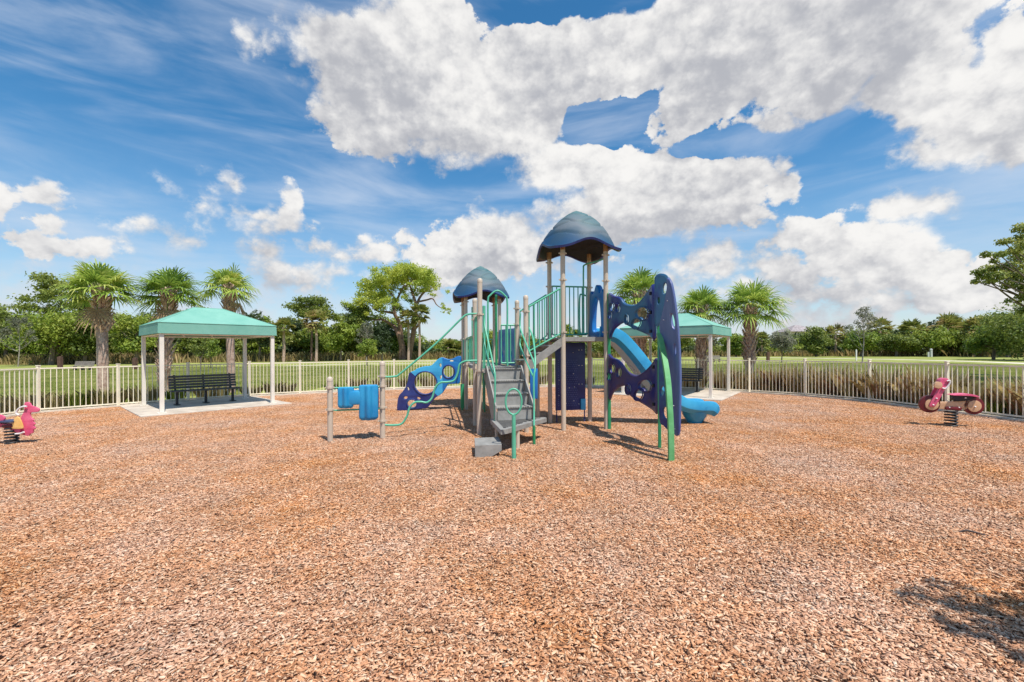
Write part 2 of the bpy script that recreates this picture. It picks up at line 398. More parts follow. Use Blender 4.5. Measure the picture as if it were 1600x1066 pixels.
M_chip = chipmat()
M_soil = mat('mulch_base', (.38, .20, .11), .95, col2=(.54, .32, .19), scale=45, bump=.8, bscale=70)
M_grass = mat('lawn', (.18, .22, .045), .9, col2=(.37, .38, .12), scale=.35, bump=.6, bscale=14, spec=.15)
M_bed = mat('bed_mulch', (.14, .085, .055), .95, col2=(.32, .21, .14), scale=30, bump=.8, bscale=40)
M_conc = mat('concrete', (.42, .355, .29), .85, col2=(.62, .54, .45), scale=2.2, bump=.15, bscale=60)
M_kerb = mat('kerb_concrete', (.58, .50, .40), .85, col2=(.74, .66, .54), scale=3, bump=.15, bscale=60)
M_path = mat('shell_path', (.58, .52, .40), .9, col2=(.70, .64, .50), scale=.8)
M_fence = mat('fence_paint', (.85, .77, .60), .45, var=.06, scale=3)
M_cream = mat('shelter_paint', (.76, .70, .61), .42, var=.06, scale=2)
M_tan = mat('tan_powder_coat', (.50, .41, .32), .42, col2=(.60, .50, .40), scale=3, streak=True)
M_tanbrown = mat('brown_tan_coat', (.30, .13, .05), .5, col2=(.42, .25, .13), scale=6)
M_mint = mat('mint_powder_coat', (.085, .40, .25), .34, col2=(.12, .47, .31), scale=4)
M_green = mat('green_powder_coat', (.02, .22, .085), .36, col2=(.035, .29, .13), scale=4)
M_lgreen = mat('light_green_coat', (.08, .32, .10), .62, col2=(.15, .45, .19), scale=4)
M_blue = mat('blue_plastic', (.008, .12, .42), .33, col2=(.015, .19, .50), scale=2.2)
M_sky = mat('light_blue_plastic', (.035, .33, .62), .33, col2=(.07, .42, .68), scale=2.5)
M_slide = mat('slide_plastic', (.02, .24, .48), .28, col2=(.05, .36, .6), scale=2)
M_drum = mat('drum_plastic', (.012, .20, .46), .33, col2=(.03, .30, .56), scale=2.5)
M_navy = mat('navy_plastic', (.012, .018, .12), .35, col2=(.035, .05, .20), scale=2.2)
M_purple = mat('faded_blue_plastic', (.022, .025, .17), .3, col2=(.035, .13, .24), scale=2.0, lo=.4, hi=.6)
M_plum = mat('plum_faded_plastic', (.02, .025, .16), .33, col2=(.07, .045, .10), scale=1.8, lo=.42, hi=.62)
M_panelv = mat('indigo_plastic', (.05, .075, .24), .36, col2=(.17, .22, .40), scale=2.6, streak=True)
M_grey = mat('grey_vinyl', (.23, .225, .21), .6, col2=(.32, .31, .29), scale=9, bump=.12, bscale=120)
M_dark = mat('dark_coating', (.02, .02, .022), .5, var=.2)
M_bench = mat('bench_slats', (.05, .05, .048), .55, col2=(.085, .082, .078), scale=14)
M_steel = mat('bolt_steel', (.5, .48, .46), .35, metallic=.8)
M_pink = mat('pink_board', (.64, .07, .17), .42, col2=(.74, .15, .25), scale=5)
M_maroon = mat('maroon_board', (.11, .008, .012), .4, col2=(.17, .012, .02), scale=6)
M_tanb = mat('tan_board', (.62, .36, .20), .5, col2=(.72, .45, .27), scale=6)
M_yel = mat('yellow_board', (.75, .42, .12), .45, col2=(.82, .5, .18), scale=6)
M_white = mat('white_plastic', (.78, .74, .72), .4, var=.04)
M_navyseat = mat('dark_blue_seat', (.03, .04, .09), .45, col2=(.07, .085, .15), scale=6)
M_bark = mat('bark', (.12, .085, .065), .9, col2=(.26, .20, .16), scale=5, bump=.7, bscale=14, streak=True)
M_pbark = mat('pine_bark', (.14, .075, .05), .9, col2=(.30, .19, .14), scale=2, bump=.7, bscale=6)
M_ptrunk = mat('palm_trunk', (.33, .21, .16), .92, col2=(.55, .41, .33), scale=7, bump=.9, bscale=22)
M_boot = mat('palm_leaf_bases', (.36, .20, .15), .85, col2=(.68, .52, .40), scale=9, bump=.5, bscale=30)
M_pet = mat('palm_leaf_stalks', (.22, .26, .08), .6, var=.2)
M_greyw = mat('bare_grey_wood', (.25, .21, .18), .9, col2=(.38, .33, .29), scale=3)
M_box = mat('utility_box_paint', (.55, .56, .56), .6, var=.08)
M_slat = mat('weathered_wood', (.22, .19, .16), .8, col2=(.33, .29, .25), scale=6)
M_postw = mat('dark_post_wood', (.09, .045, .03), .85, col2=(.15, .08, .055), scale=6)
M_wall = mat('house_wall', (.55, .47, .38), .9, var=.08)
M_roofs = mat('grey_shingles', (.20, .17, .17), .9, col2=(.42, .37, .37), scale=1.2, bump=.4, bscale=3)
L_palm = leafmat('palm_fronds', [(.09, .16, .03), (.19, .31, .05), (.34, .45, .08), (.58, .58, .16)], .32, .42, 1.2)
L_pine = leafmat('pine_needles', [(.07, .11, .02), (.16, .21, .04), (.28, .32, .06)], .3, .6, .3)
L_oak = leafmat('oak_leaves', [(.05, .08, .018), (.12, .17, .03), (.23, .28, .055), (.38, .39, .10)], .3, .5, .35)
L_bright = leafmat('bright_leaves', [(.06, .11, .02), (.14, .22, .03), (.26, .33, .045), (.40, .44, .09)], .35, .5, .3)
L_glow = leafmat('sunlit_pine_leaves', [(.10, .16, .03), (.24, .33, .05), (.42, .50, .08), (.58, .60, .14)], .45, .5, .3)
L_dark = leafmat('dark_leaves', [(.02, .04, .02), (.055, .085, .03), (.12, .16, .05)], .2, .55, .3)
L_grey = leafmat('greyish_leaves', [(.10, .11, .07), (.20, .21, .14), (.30, .29, .22)], .3, .6, .4)
L_saw = leafmat('far_palm_fans', [(.08, .12, .03), (.18, .22, .05), (.33, .33, .09), (.42, .30, .15)], .3, .5, .3)
L_reed = leafmat('dry_reeds', [(.16, .17, .05), (.34, .27, .11), (.50, .36, .18)], .3, .7, .4)
L_dead = leafmat('dead_fronds', [(.16, .09, .05), (.30, .19, .10), (.42, .31, .17)], .25, .7, 1.5)
L_red = leafmat('red_grass', [(.20, .085, .045), (.36, .19, .095), (.49, .38, .17), (.58, .52, .24)], .35, .7, 1.5)
L_blond = leafmat('blond_grass', [(.26, .25, .09), (.46, .40, .17), (.62, .54, .30)], .35, .7, 1.5)
L_lawn = leafmat('lawn_blades', [(.20, .25, .05), (.34, .38, .10), (.52, .50, .20)], .35, .6, .25)

# roof plastic: faded blue-green, patchy
def roofmat():
    m = bpy.data.materials.new('roof_plastic'); m.use_nodes = True; N, L = m.node_tree.nodes, m.node_tree.links
    b = N['Principled BSDF']; b.inputs['Roughness'].default_value = .62; b.inputs['Specular IOR Level'].default_value = .35
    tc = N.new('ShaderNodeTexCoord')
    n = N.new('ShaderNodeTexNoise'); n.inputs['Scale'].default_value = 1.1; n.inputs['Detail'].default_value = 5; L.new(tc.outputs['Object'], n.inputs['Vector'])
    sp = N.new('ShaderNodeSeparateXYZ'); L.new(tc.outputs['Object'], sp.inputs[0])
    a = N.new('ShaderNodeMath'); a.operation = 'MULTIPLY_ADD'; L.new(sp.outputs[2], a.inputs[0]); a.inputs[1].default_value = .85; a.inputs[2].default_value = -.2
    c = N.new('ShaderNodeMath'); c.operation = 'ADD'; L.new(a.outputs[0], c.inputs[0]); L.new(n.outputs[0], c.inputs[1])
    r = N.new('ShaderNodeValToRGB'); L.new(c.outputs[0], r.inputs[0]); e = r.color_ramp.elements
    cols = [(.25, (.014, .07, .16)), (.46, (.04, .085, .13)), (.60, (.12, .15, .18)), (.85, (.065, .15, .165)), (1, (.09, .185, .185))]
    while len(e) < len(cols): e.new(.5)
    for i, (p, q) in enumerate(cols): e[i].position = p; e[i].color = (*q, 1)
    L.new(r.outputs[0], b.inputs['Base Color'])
    return m
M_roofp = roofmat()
def canopymat():
    m = mat('teal_canopy_fabric', (.155, .385, .305), .8, col2=(.21, .445, .36), scale=1.5, bump=.05, bscale=200)
    return m
M_canopy = canopymat()
def noiseband(name, c1, c2): return mat(name, c1, .7, col2=c2)

# ------------------------------------------------------------------ setting
FP = [(-105,668),(60,646.5),(185,637),(294,629),(390,621.5),(469,617),(545,613.5),(616,610.5),(690,608.5),(765,607),(842,606),(925,606.5),(1008,608.5),(1091,611),(1171,615),(1258,620.5),(1359,629.5),(1480,645),(1630,667)]
fpts = [G(x, y) for x, y in FP]
fpts[0] = Vector((-13.3, 9.4, 0)); 
left_more = [Vector((-13.75, 7.5, 0)), Vector((-13.9, 5.5, 0)), Vector((-13.8, 3.5, 0)), Vector((-13.3, 1.5, 0)), Vector((-12.5,-.4, 0))]
fpts[-1] = Vector((11.75, 9.45, 0))
right_more = [Vector((11.8, 7.4, 0)), Vector((11.6, 5.4, 0)), Vector((11.3, 3.4, 0)), Vector((10.7, 1.5, 0)), Vector((9.9, -.4, 0))]
ring = left_more[::-1] + fpts + right_more

def sheet(name, poly, z, m, kind='structure'):
    mb = MB(); mb.add([(p[0], p[1], z) for p in poly], [tuple(range(len(poly)))])
    o = mb.build(name, m, smooth=False); tag(o, kind=kind); return o
mb = MB(); mb.add([(-1500, -300, 0), (1500, -300, 0), (1500, 2500, 0), (-1500, 2500, 0)], [(0, 1, 2, 3)])
tag(mb.build('ground', M_grass, smooth=False), kind='structure')
inner = [Vector((-11, -5, 0))] + ring + [Vector((8, -5, 0))]
sheet('playground_surface', inner, .010, M_soil)
# planting bed and kerb following the fence
def strip(name, path, o0, o1, z0, z1, m):
    mb = MB(); A = []; n = len(path)
    for i, p in enumerate(path):
        t = (path[min(i + 1, n - 1)] - path[max(i - 1, 0)]).normalized(); nn = Vector((-t.y, t.x, 0))
        A.append((p + nn * o0, p + nn * o1))
    for i in range(n - 1):
        a, b = A[i]; c, d = A[i + 1]
        lo = [Vector((q.x, q.y, z0)) for q in (a, b, d, c)]; hi = [Vector((q.x, q.y, z1)) for q in (a, b, d, c)]
        mb.add(lo + hi, [(4, 5, 6, 7), (3, 0, 4, 7), (1, 2, 6, 5)])
    o = mb.build(name, m, smooth=False); tag(o, kind='structure')
cr = catmull(ring, 3)
strip('planting_bed', cr, .10, 1.35, -.02, .006, M_bed)
strip('kerb', ring, -.10, .10, -.05, .075, M_kerb)

# ---- wood chips: one patch, laid over the whole playground
def inside(x, y):
    n = len(inner); c = False
    for i in range(n):
        a, b = inner[i], inner[i - 1]
        if (a.y > y) != (b.y > y) and x < (b.x - a.x) * (y - a.y) / (b.y - a.y) + a.x: c = not c
    return c
def gn_scatter(name, proto, pts, label=None):
    me = bpy.data.meshes.new(name); me.from_pydata([p[:3] for p in pts], [], [])
    at = me.attributes.new('rz', 'FLOAT', 'POINT'); at.data.foreach_set('value', [p[3] for p in pts])
    o = bpy.data.objects.new(name, me); COL.objects.link(o)
    g = bpy.data.node_groups.new(name, 'GeometryNodeTree')
    g.interface.new_socket('Geometry', in_out='INPUT', socket_type='NodeSocketGeometry'); g.interface.new_socket('Geometry', in_out='OUTPUT', socket_type='NodeSocketGeometry')
    N, L = g.nodes, g.links
    gi = N.new('NodeGroupInput'); go = N.new('NodeGroupOutput'); ip = N.new('GeometryNodeInstanceOnPoints')
    ob = N.new('GeometryNodeObjectInfo'); ob.inputs[0].default_value = proto; ob.inputs['As Instance'].default_value = True
    na = N.new('GeometryNodeInputNamedAttribute'); na.data_type = 'FLOAT'; na.inputs[0].default_value = 'rz'
    cb = N.new('ShaderNodeCombineXYZ'); L.new(na.outputs[0], cb.inputs[2])
    L.new(gi.outputs[0], ip.inputs['Points']); L.new(ob.outputs['Geometry'], ip.inputs['Instance']); L.new(cb.outputs[0], ip.inputs['Rotation']); L.new(ip.outputs[0], go.inputs[0])
    md = o.modifiers.new('scatter', 'NODES'); md.node_group = g
    tag(o, kind='stuff')
    return o
rng = np.random.default_rng(3)
def chip_patch(size, n):
    pos = np.c_[rng.uniform(-size / 2, size / 2, n), rng.uniform(-size / 2, size / 2, n), rng.uniform(.003, .024, n)]
    ln = np.exp(rng.normal(math.log(.0245), .38, n)); w = np.clip(ln * rng.uniform(.25, .5, n), .005, .018); t = rng.uniform(.0015, .005, n)
    a = rng.normal(0, 1, n) * .95; a = np.where(rng.random(n) < .35, rng.uniform(0, math.pi, n), a)
    tilt = rng.normal(0, .17, n); roll = rng.normal(0, .27, n)
    ca, sa = np.cos(a), np.sin(a)
    ux = np.c_[ca * np.cos(tilt), sa * np.cos(tilt), np.sin(tilt)]
    v0 = np.c_[-sa, ca, np.zeros(n)]; w0 = np.cross(ux, v0)
    uy = v0 * np.cos(roll)[:, None] + w0 * np.sin(roll)[:, None]; uz = np.cross(ux, uy)
    V = np.zeros((n, 8, 3)); k = 0
    for sz in (-1, 1):
        for sx, sy in ((-1, -1), (1, -1), (1, 1), (-1, 1)):
            jx = rng.uniform(.7, 1.1, n); jy = rng.uniform(.35, 1.15, n)
            V[:, k] = pos + ux * (sx * ln / 2 * jx)[:, None] + uy * (sy * w / 2 * jy)[:, None] + uz * (sz * t / 2)[:, None]; k += 1
    fs = np.array([(4, 5, 6, 7), (0, 1, 5, 4), (1, 2, 6, 5), (2, 3, 7, 6), (3, 0, 4, 7)])
    me = bpy.data.meshes.new('wood_chip_patch'); me.vertices.add(n * 8); me.vertices.foreach_set('co', V.reshape(-1))
    idx = (np.arange(n)[:, None, None] * 8 + fs[None]).reshape(-1)
    me.loops.add(len(idx)); me.loops.foreach_set('vertex_index', idx.astype(np.int32)); me.polygons.add(n * 5)
    me.polygons.foreach_set('loop_start', np.arange(0, n * 20, 4, dtype=np.int32)); me.polygons.foreach_set('loop_total', np.full(n * 5, 4, dtype=np.int32))
    me.update(); me.validate(); me.materials.append(M_chip)
    return bpy.data.objects.new('wood_chip_patch', me)
PS = 1.6
patch = chip_patch(PS + .06, 19000)
pts = []
for i in range(-9, 10):
    for j in range(-1, 13):
        x, y = i * PS, j * PS + .4
        if all(inside(x + dx, y + dy) for dx in (-.75, .75) for dy in (-.75, .75)):
            pts.append((x, y, .012, 0 if (i * 7 + j * 3) % 2 else math.pi))
gn_scatter('wood_chip_mulch', patch, pts)
# smaller patches along the rim
small = chip_patch(.42, 1250); sp_ = []
big = {(round(p[0], 3), round(p[1], 3)) for p in pts}
x = -14.2
while x < 12.4:
    y = -1.0
    while y < 20:
        if inside(x, y):
            i, j = round(x / PS), round((y - .4) / PS)
            if (round(i * PS, 3), round(j * PS + .4, 3)) not in big: sp_.append((x, y, .012, random.choice((0, math.pi))))
        y += .4
    x += .4
gn_scatter('wood_chip_mulch_edge', small, sp_)

# ---- path over the field
def ribbon(name, px, w, z, m):
    P = catmull([G(x, y) for x, y in px], 8); mb = MB(); vs = []
    for i, p in enumerate(P):
        t = (P[min(i + 1, len(P) - 1)] - P[max(i - 1, 0)]).normalized(); n = Vector((-t.y, t.x, 0)) * w / 2
        vs += [(*(p + n)[:2], z), (*(p - n)[:2], z)]
    mb.add(vs, [(2 * i, 2 * i + 1, 2 * i + 3, 2 * i + 2) for i in range(len(P) - 1)])
    tag(mb.build(name, m, smooth=False), kind='structure')
ribbon('path', [(1100, 558), (1200, 559), (1300, 560.3), (1400, 562), (1500, 564.5), (1600, 568), (1760, 576)], 2.6, .008, M_path)
ribbon('field_path', [(-200, 593), (120, 584), (235, 581.5), (300, 575), (420, 573), (560, 569), (700, 567.5), (760, 564)], 1.6, .008, M_path)

# ------------------------------------------------------------------ fence
fence = empty('metal_fence', (0, 12, 0), 0, 'cream painted metal picket fence curving round the mulch playground', 'fence')
FH = 1.29
for p in ring:
    mb = MB(); mb.box((p.x, p.y, (FH + .05) / 2), (.066, .066, FH + .05)); mb.box((p.x, p.y, FH + .06), (.084, .084, .022), bev=.006)
    mb.box((p.x, p.y, .062), (.11, .11, .012))
    mb.build('fence_post', M_fence, fence, smooth=False)
for a, b in zip(ring, ring[1:]):
    mb = MB(); d = b - a; L_ = d.length; u = d.normalized(); M3 = Matrix((u, Vector((-u.y, u.x, 0)), (0, 0, 1))).transposed()
    mid = (a + b) / 2
    mb.box((mid.x, mid.y, FH - .02), (L_ - .07, .034, .036), M3); mb.box((mid.x, mid.y, .125), (L_ - .07, .034, .036), M3)
    n = max(3, round(L_ / .118))
    for k in range(1, n):
        p = a + d * k / n; mb.box((p.x, p.y, (FH - .04 + .145) / 2), (.017, .017, FH - .04 - .145), M3)
    mb.build('picket_panel', M_fence, fence, smooth=False)

# ------------------------------------------------------------------ shelters
def frame2(ang): 
    c, s = math.cos(ang), math.sin(ang); return Vector((c, s, 0)), Vector((-s, c, 0))
def shelter(FL, ang, w, d, label, zb=2.22, zt=2.52, zr=3.08, pad=(.35, .6, .35, 1.2)):
    a, b = frame2(ang); FL = Vector(FL)
    root = empty('shade_shelter', FL + a * w / 2 + b * d / 2, ang, label, 'shelter', 'shade shelters over benches')
    P = lambda u, v, z=0: FL + a * u + b * v + Vector((0, 0, z))
    M3 = Matrix((a, b, (0, 0, 1))).transposed()
    for u, v in ((0, 0), (w, 0), (w, d), (0, d)):
        mb = MB(); mb.box(P(u, v, .06 + (zb - .02) / 2), (.1, .1, zb - .06), M3, bev=.008); mb.box(P(u, v, .07), (.2, .2, .015), M3)
        mb.build('post', M_cream, root, smooth=False)
    o = .10; x0, x1, y0, y1 = -o, w + o, -o, d + o
    mb = MB()
    rx = (x1 - x0 - .12 * 1) * .5 if False else w * .34
    pts = [P(x0, y0, zb), P(x1, y0, zb), P(x1, y1, zb), P(x0, y1, zb), P(x0 + .01, y0 + .01, zt), P(x1 - .01, y0 + .01, zt), P(x1 - .01, y1 - .01, zt), P(x0 + .01, y1 - .01, zt)]
    mb.add(pts, [(0, 1, 5, 4), (1, 2, 6, 5), (2, 3, 7, 6), (3, 0, 4, 7)])
    # hip roof as sagging grids
    r0, r1 = Vector((w / 2 - w * .14, d / 2)), Vector((w / 2 + w * .14, d / 2))
    def face(p, q, s_, t_):
        n = 8; vs = []; fs = []
        for i in range(n + 1):
            for j in range(n + 1):
                u = i / n; v = j / n
                lo = Vector(p).lerp(Vector(q), u); hi = Vector(s_).lerp(Vector(t_), u); c = lo.lerp(hi, v)
                sag = -.035 * math.sin(math.pi * v) * math.sin(math.pi * u)
                vs.append(P(c.x, c.y, zt + (zr - zt) * v + sag))
        for i in range(n):
            for j in range(n):
                k = i * (n + 1) + j; fs.append((k, k + n + 1, k + n + 2, k + 1))
        mb.add(vs, fs)
    e0 = x0 + .01; e1 = x1 - .01; f0 = y0 + .01; f1 = y1 - .01
    face((e0, f0), (e1, f0), r0, r1); face((e1, f0), (e1, f1), r1, r1); face((e1, f1), (e0, f1), r1, r0); face((e0, f1), (e0, f0), r0, r0)
    co = mb.build('canopy', M_canopy, root)
    sm = MB()
    for p, q in ((P(e0, f0, zt), P(r0.x, r0.y, zr)), (P(e1, f0, zt), P(r1.x, r1.y, zr)), (P(e1, f1, zt), P(r1.x, r1.y, zr)), (P(e0, f1, zt), P(r0.x, r0.y, zr)), (P(r0.x, r0.y, zr), P(r1.x, r1.y, zr)),
                 (P(e0, f0, zt), P(e1, f0, zt)), (P(e1, f0, zt), P(e1, f1, zt)), (P(e1, f1, zt), P(e0, f1, zt)), (P(e0, f1, zt), P(e0, f0, zt))): sm.tube([p, q], .012, 6)
    sm.build('seam', M_canopy, co)
    fr = MB()
    for p, q in ((P(0, 0), P(w, 0)), (P(w, 0), P(w, d)), (P(w, d), P(0, d)), (P(0, d), P(0, 0))): 
        fr.tube([p + Vector((0, 0, zb - .01)), q + Vector((0, 0, zb - .01))], .03, 8)
    for r in (r0, r1): fr.tube([P(r.x, 0, zb), P(r.x, r.y, zr - .05), P(r.x, d, zb)], .022, 8)
    fr.tube([P(r0.x, r0.y, zr - .05), P(r1.x, r1.y, zr - .05)], .022, 8)
    fr.build('roof_frame', M_cream, root)
    pl, pf, pr, pb = pad
    sl = MB(); sl.box(P((w + pr - pl) / 2, (d + pb - pf) / 2, .03), (w + pl + pr, d + pf + pb, .062), M3, bev=.012)
    so_ = sl.build('concrete_pad', M_conc, None, smooth=False); tag(so_, kind='structure')
    return a, b, P
SA = math.atan2(.747, .664)
a, b, PL_ = shelter((-9.5, 11.92, 0), SA, 2.8, 2.55, 'teal canopy shelter on four cream posts at the left, in front of three palms', pad=(.5, .35, .45, 1.0))
SB = math.atan2(-.597, .806)
fl2 = Vector((6.7, 14.84, 0)) - Vector((.804, -.595, 0)) * 3.1
a2, b2, PR_ = shelter(fl2, SB, 3.1, 3.05, 'teal canopy shelter partly hidden behind the blue climber', pad=(.5, .45, .42, .5))

def bench_proto():
    root = empty('park_bench', (0, 0, 0), 0, 'dark slatted bench under the left teal shelter', 'bench', 'dark benches under the shelters')
    W = 1.85
    for k in range(5):
        mb = MB(); mb.box((0, -.02 - k * .085, .45 - .006 * abs(k - 2)), (W, .07, .032), bev=.008); o = mb.build('seat_slat', M_bench, root, smooth=False)
    for k in range(5):
        mb = MB(); mb.box((0, .055 + k * .022, .53 + k * .085), (W, .032, .07), Matrix.Rotation(R(-14), 3, 'X'), bev=.008); mb.build('back_slat', M_bench, root, smooth=False)
    for x in (-.76, 0, .76):
        mb = MB(); mb.box((x, -.16, .22), (.07, .07, .40), bev=.008); mb.box((x, -.18, .42), (.05, .42, .03), bev=.006)
        mb.box((x, .135, .68), (.05, .022, .5), Matrix.Rotation(R(-14), 3, 'X')); mb.box((x, -.16, .02), (.12, .36, .02), bev=.006)
        mb.build('leg', M_dark, root, smooth=False)
    return root
bench = bench_proto()
bp_ = (G(277, 636.5) + G(363, 629)) / 2
bench.location = bp_ + b * .16; bench.location.z = .06; bench.rotation_euler.z = SA
bn2 = copy_tree(bench); p = PR_(1.42, 2.15); bn2.location = (p.x, p.y, .06); bn2.rotation_euler.z = SB
bn2['label'] = 'dark slatted bench under the right teal shelter, half hidden by the blue climber'

# ------------------------------------------------------------------ play structure
play = empty('play_structure', (.7, 9.5, 0), 0, 'large blue, green and tan climbing frame with two domed roofs and a slide', 'playground set')
TH = R(11.2); e1, e2 = frame2(TH)
Q1 = Vector((-.666, 8.80, 0)); MOD = .97
Q2 = Vector((-.83, 9.85, 0)); K1 = Vector((.287, 8.985, 0)); K2 = Vector((.12, 10.05, 0))
PA = Vector((1.067, 9.16, 0)); PB = Vector((.87, 10.13, 0)); PC = Vector((1.82, 10.32, 0)); PD = Vector((2.0, 9.34, 0))
T1 = Vector((-1.31, 12.54, 0)); T2 = T1 + e1 * .97; T3 = T2 + e2 * .97; T4 = T1 + e2 * .97
D1, D2 = 1.345, 1.98
M3 = Matrix((e1, e2, (0, 0, 1))).transposed()
def V3(p, z): return Vector((p.x, p.y, z))
def post(p, top, clamps=(), lean=(0, 0), cap=True, r=.05, mt=None, brown=0, name='post'):
    mb = MB(); tp = Vector((p.x + lean[0], p.y + lean[1], top))
    bt = V3(p, -.05); zb = top - brown if brown else top
    mb.tube([bt, bt.lerp(tp, (zb + .05) / (top + .05))], r, 18)
    if cap: mb.lathe((tp.x, tp.y, top), [(r + .003, -.05), (r + .003, 0), (r * .8, .02), (r * .35, .032), (.002, .036)], 18)
    o = mb.build(name, mt or M_tan, play)
    if brown:
        bb = MB(); bb.tube([bt.lerp(tp, (zb + .05) / (top + .05)), tp], r, 18); bb.build('brown_top', M_tanbrown, o)  # upper end of the post in a browner tan
    if clamps:
        for z in clamps:
            cb = MB(); c = bt.lerp(tp, (z + .05) / (top + .05))
            cb.lathe((c.x, c.y, z), [(r + .012, -.018), (r + .012, .018)], 18); cb.box((c.x, c.y, z), (2 * r + .07, .02, .03), M3); cb.box((c.x, c.y, z), (.02, 2 * r + .07, .03), M3)
            cb.build('clamp_band', M_tan, o)
    return o
P1, P2 = G(516, 692), G(598, 687)
post(P1, 1.2, (.62, 1.03)); post(P2, 1.48, (.36, .62, 1.03, 1.22))
post(Q1, 3.12, (1.3, 2.43), lean=(.03, 0)); post(Q2, 2.84, (1.3, 2.4)); post(K1, 2.80, (1.6, 2.5)); post(K2, 2.82, (1.35, 2.3, 2.66))
RT = 3.95
for p in (PA, PB, PC, PD): post(p, RT, (2.08, 3.17, 3.72), cap=False, brown=.16)
for p in (T1, T2, T3, T4): post(p, RT - .6, (1.3, 2.05, 3.1), cap=False, brown=.16)
post(Vector((.58, 10.1, 0)), 1.5)
post(G(757.5, 646), 1.3, r=.022, mt=M_green, name='support_leg')

def deck(name, pts, z, th=.09):
    mb = MB(); n = len(pts)
    lo = [V3(p, z - th) for p in pts]; hi = [V3(p, z) for p in pts]
    mb.add(lo + hi, [tuple(range(n - 1, -1, -1)), tuple(range(n, 2 * n))] + [(i, (i + 1) % n, n + (i + 1) % n, n + i) for i in range(n)])
    o = mb.build(name, M_grey, play, smooth=False)
    c = sum(pts, Vector()) / n; hb = MB()
    for i in range(-6, 7):
        for j in range(-6, 7): 
            hb.lathe(c + e1 * i * .065 + e2 * j * .065 + Vector((0, 0, z)), [(.016, .0), (.016, .0015)], 6)
    hb.build('drain_holes', M_dark, o, smooth=False)
    return o
deck('deck', [Q1 + e1 * .05, K1 - e1 * .05, K2 - e1 * .05, Q2 + e1 * .05], D1)
deck('deck', [T1, T2, T3, T4], D1)
deck('deck', [PA, PD, PC, PB], D2)
deck('bridge_deck', [Q2 + e1 * .06 + e2 * .02, K2 - e1 * .06 + e2 * .02, T2 - e1 * .06 - e2 * .02, T1 + e1 * .06 - e2 * .02], D1 - .02)

# roofs
def dome(cx, cy, z0, root_rot, W=.80, Ht=.98):
    n = 40; vs = []; fs = []
    def hgt(u, v):
        m = (abs(u) ** 3.2 + abs(v) ** 3.2) ** (1 / 3.2); m = min(m, 1.25)
        k = min(1, m)
        base = Ht * (1 - (.48 * k + .52 * k ** 2.6))
        ang = math.atan2(v, u)
        droop = -.10 * (abs(math.sin(2 * ang)) ** 2) * k ** 4 - .08 * max(0, m - 1)
        wave = .03 * math.sin(4 * ang + 1.2) * k ** 5 * 1.2
        return base + droop + wave
    def groove(u, v, z):
        ang = math.atan2(v, u) ; m = (abs(u) ** 3.2 + abs(v) ** 3.2) ** (1 / 3.2); g = 0
        for r0, am, ph, fr in ((.18, .02, 0, 4), (.36, .045, 1.0, 4), (.56, .06, 2.5, 4), (.66, .05, .4, 4), (.86, .06, 1.7, 4)):
            d = abs(m - (r0 + am * math.sin(fr * ang + ph)))
            if d < .026: g = max(g, (1 - (d / .026) ** 2))
        return g
    n = 130
    for i in range(n + 1):
        for j in range(n + 1):
            u, v = i / n * 2 - 1, j / n * 2 - 1
            # round the corners in plan
            su = u * math.sqrt(1 - .20 * v * v); sv = v * math.sqrt(1 - .20 * u * u)
            z = hgt(u, v) - .045 * groove(u, v, 0)
            vs.append(Vector((su * W, sv * W, z)))
    for i in range(n):
        for j in range(n):
            k = i * (n + 1) + j; fs.append((k, k + n + 1, k + n + 2, k + 1))
    Mr = Matrix.Rotation(root_rot, 3, 'Z')
    mb = MB(); mb.add([Mr @ q for q in vs], fs)
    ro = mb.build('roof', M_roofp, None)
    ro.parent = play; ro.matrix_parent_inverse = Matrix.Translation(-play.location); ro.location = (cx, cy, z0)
    sb = MB(); ed = [i * (n + 1) for i in range(n + 1)] + [n * (n + 1) + j for j in range(1, n + 1)] + [i * (n + 1) + n for i in range(n - 1, -1, -1)] + [j for j in range(n - 1, 0, -1)]
    E = [Mr @ vs[k] for k in ed]; E2 = [Vector((q.x * .985, q.y * .985, q.z - .045)) for q in E]; E3 = [Vector((q.x * .94, q.y * .94, q.z - .02)) for q in E]
    m = len(E); sb.add(E + E2 + E3, [(i, (i + 1) % m, m + (i + 1) % m, m + i) for i in range(m)] + [(m + i, m + (i + 1) % m, 2 * m + (i + 1) % m, 2 * m + i) for i in range(m)])
    rim = sb.build('rim', M_navy, ro)
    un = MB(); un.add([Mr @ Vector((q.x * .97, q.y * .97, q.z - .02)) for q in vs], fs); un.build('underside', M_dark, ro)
    return ro
cA = (PA + PB + PC + PD) / 4; cT = (T1 + T2 + T3 + T4) / 4
dome(cA.x, cA.y, 3.97, TH, W=.82, Ht=.82)
dome(cT.x, cT.y, 3.38, TH + .0, W=.82, Ht=.85)

# stairs from transfer platform to the middle deck
s2 = Vector((-.22, .85, 0)).normalized(); s1 = Vector((s2.y, -s2.x, 0)); MS = Matrix((s1, s2, (0, 0, 1))).transposed()
O = Vector((.045, 8.10, 0)); SW = .68; zs = [.43, .665, .89, 1.12, 1.345]; run = .265
st = MB()
for k in range(4):
    z = zs[k + 1]; y0 = run * k
    c = O + s2 * (y0 + .02) + Vector((0, 0, (zs[k] + z) / 2 - .012)); st.box(c, (SW - .03, .018, z - zs[k] - .01), MS)
    c = O + s2 * (y0 + run / 2 + .01) + Vector((0, 0, z - .014)); st.box(c, (SW, run + .035, .028), MS, bev=.006)
    for q in range(14):
        c = O + s2 * (y0 - .006) + s1 * ((q - 6.5) * SW / 14.4) + Vector((0, 0, z - .006)); st.box(c, (.022, .018, .02), MS, bev=.004)
sto = st.build('stairs', M_grey, play, smooth=False)
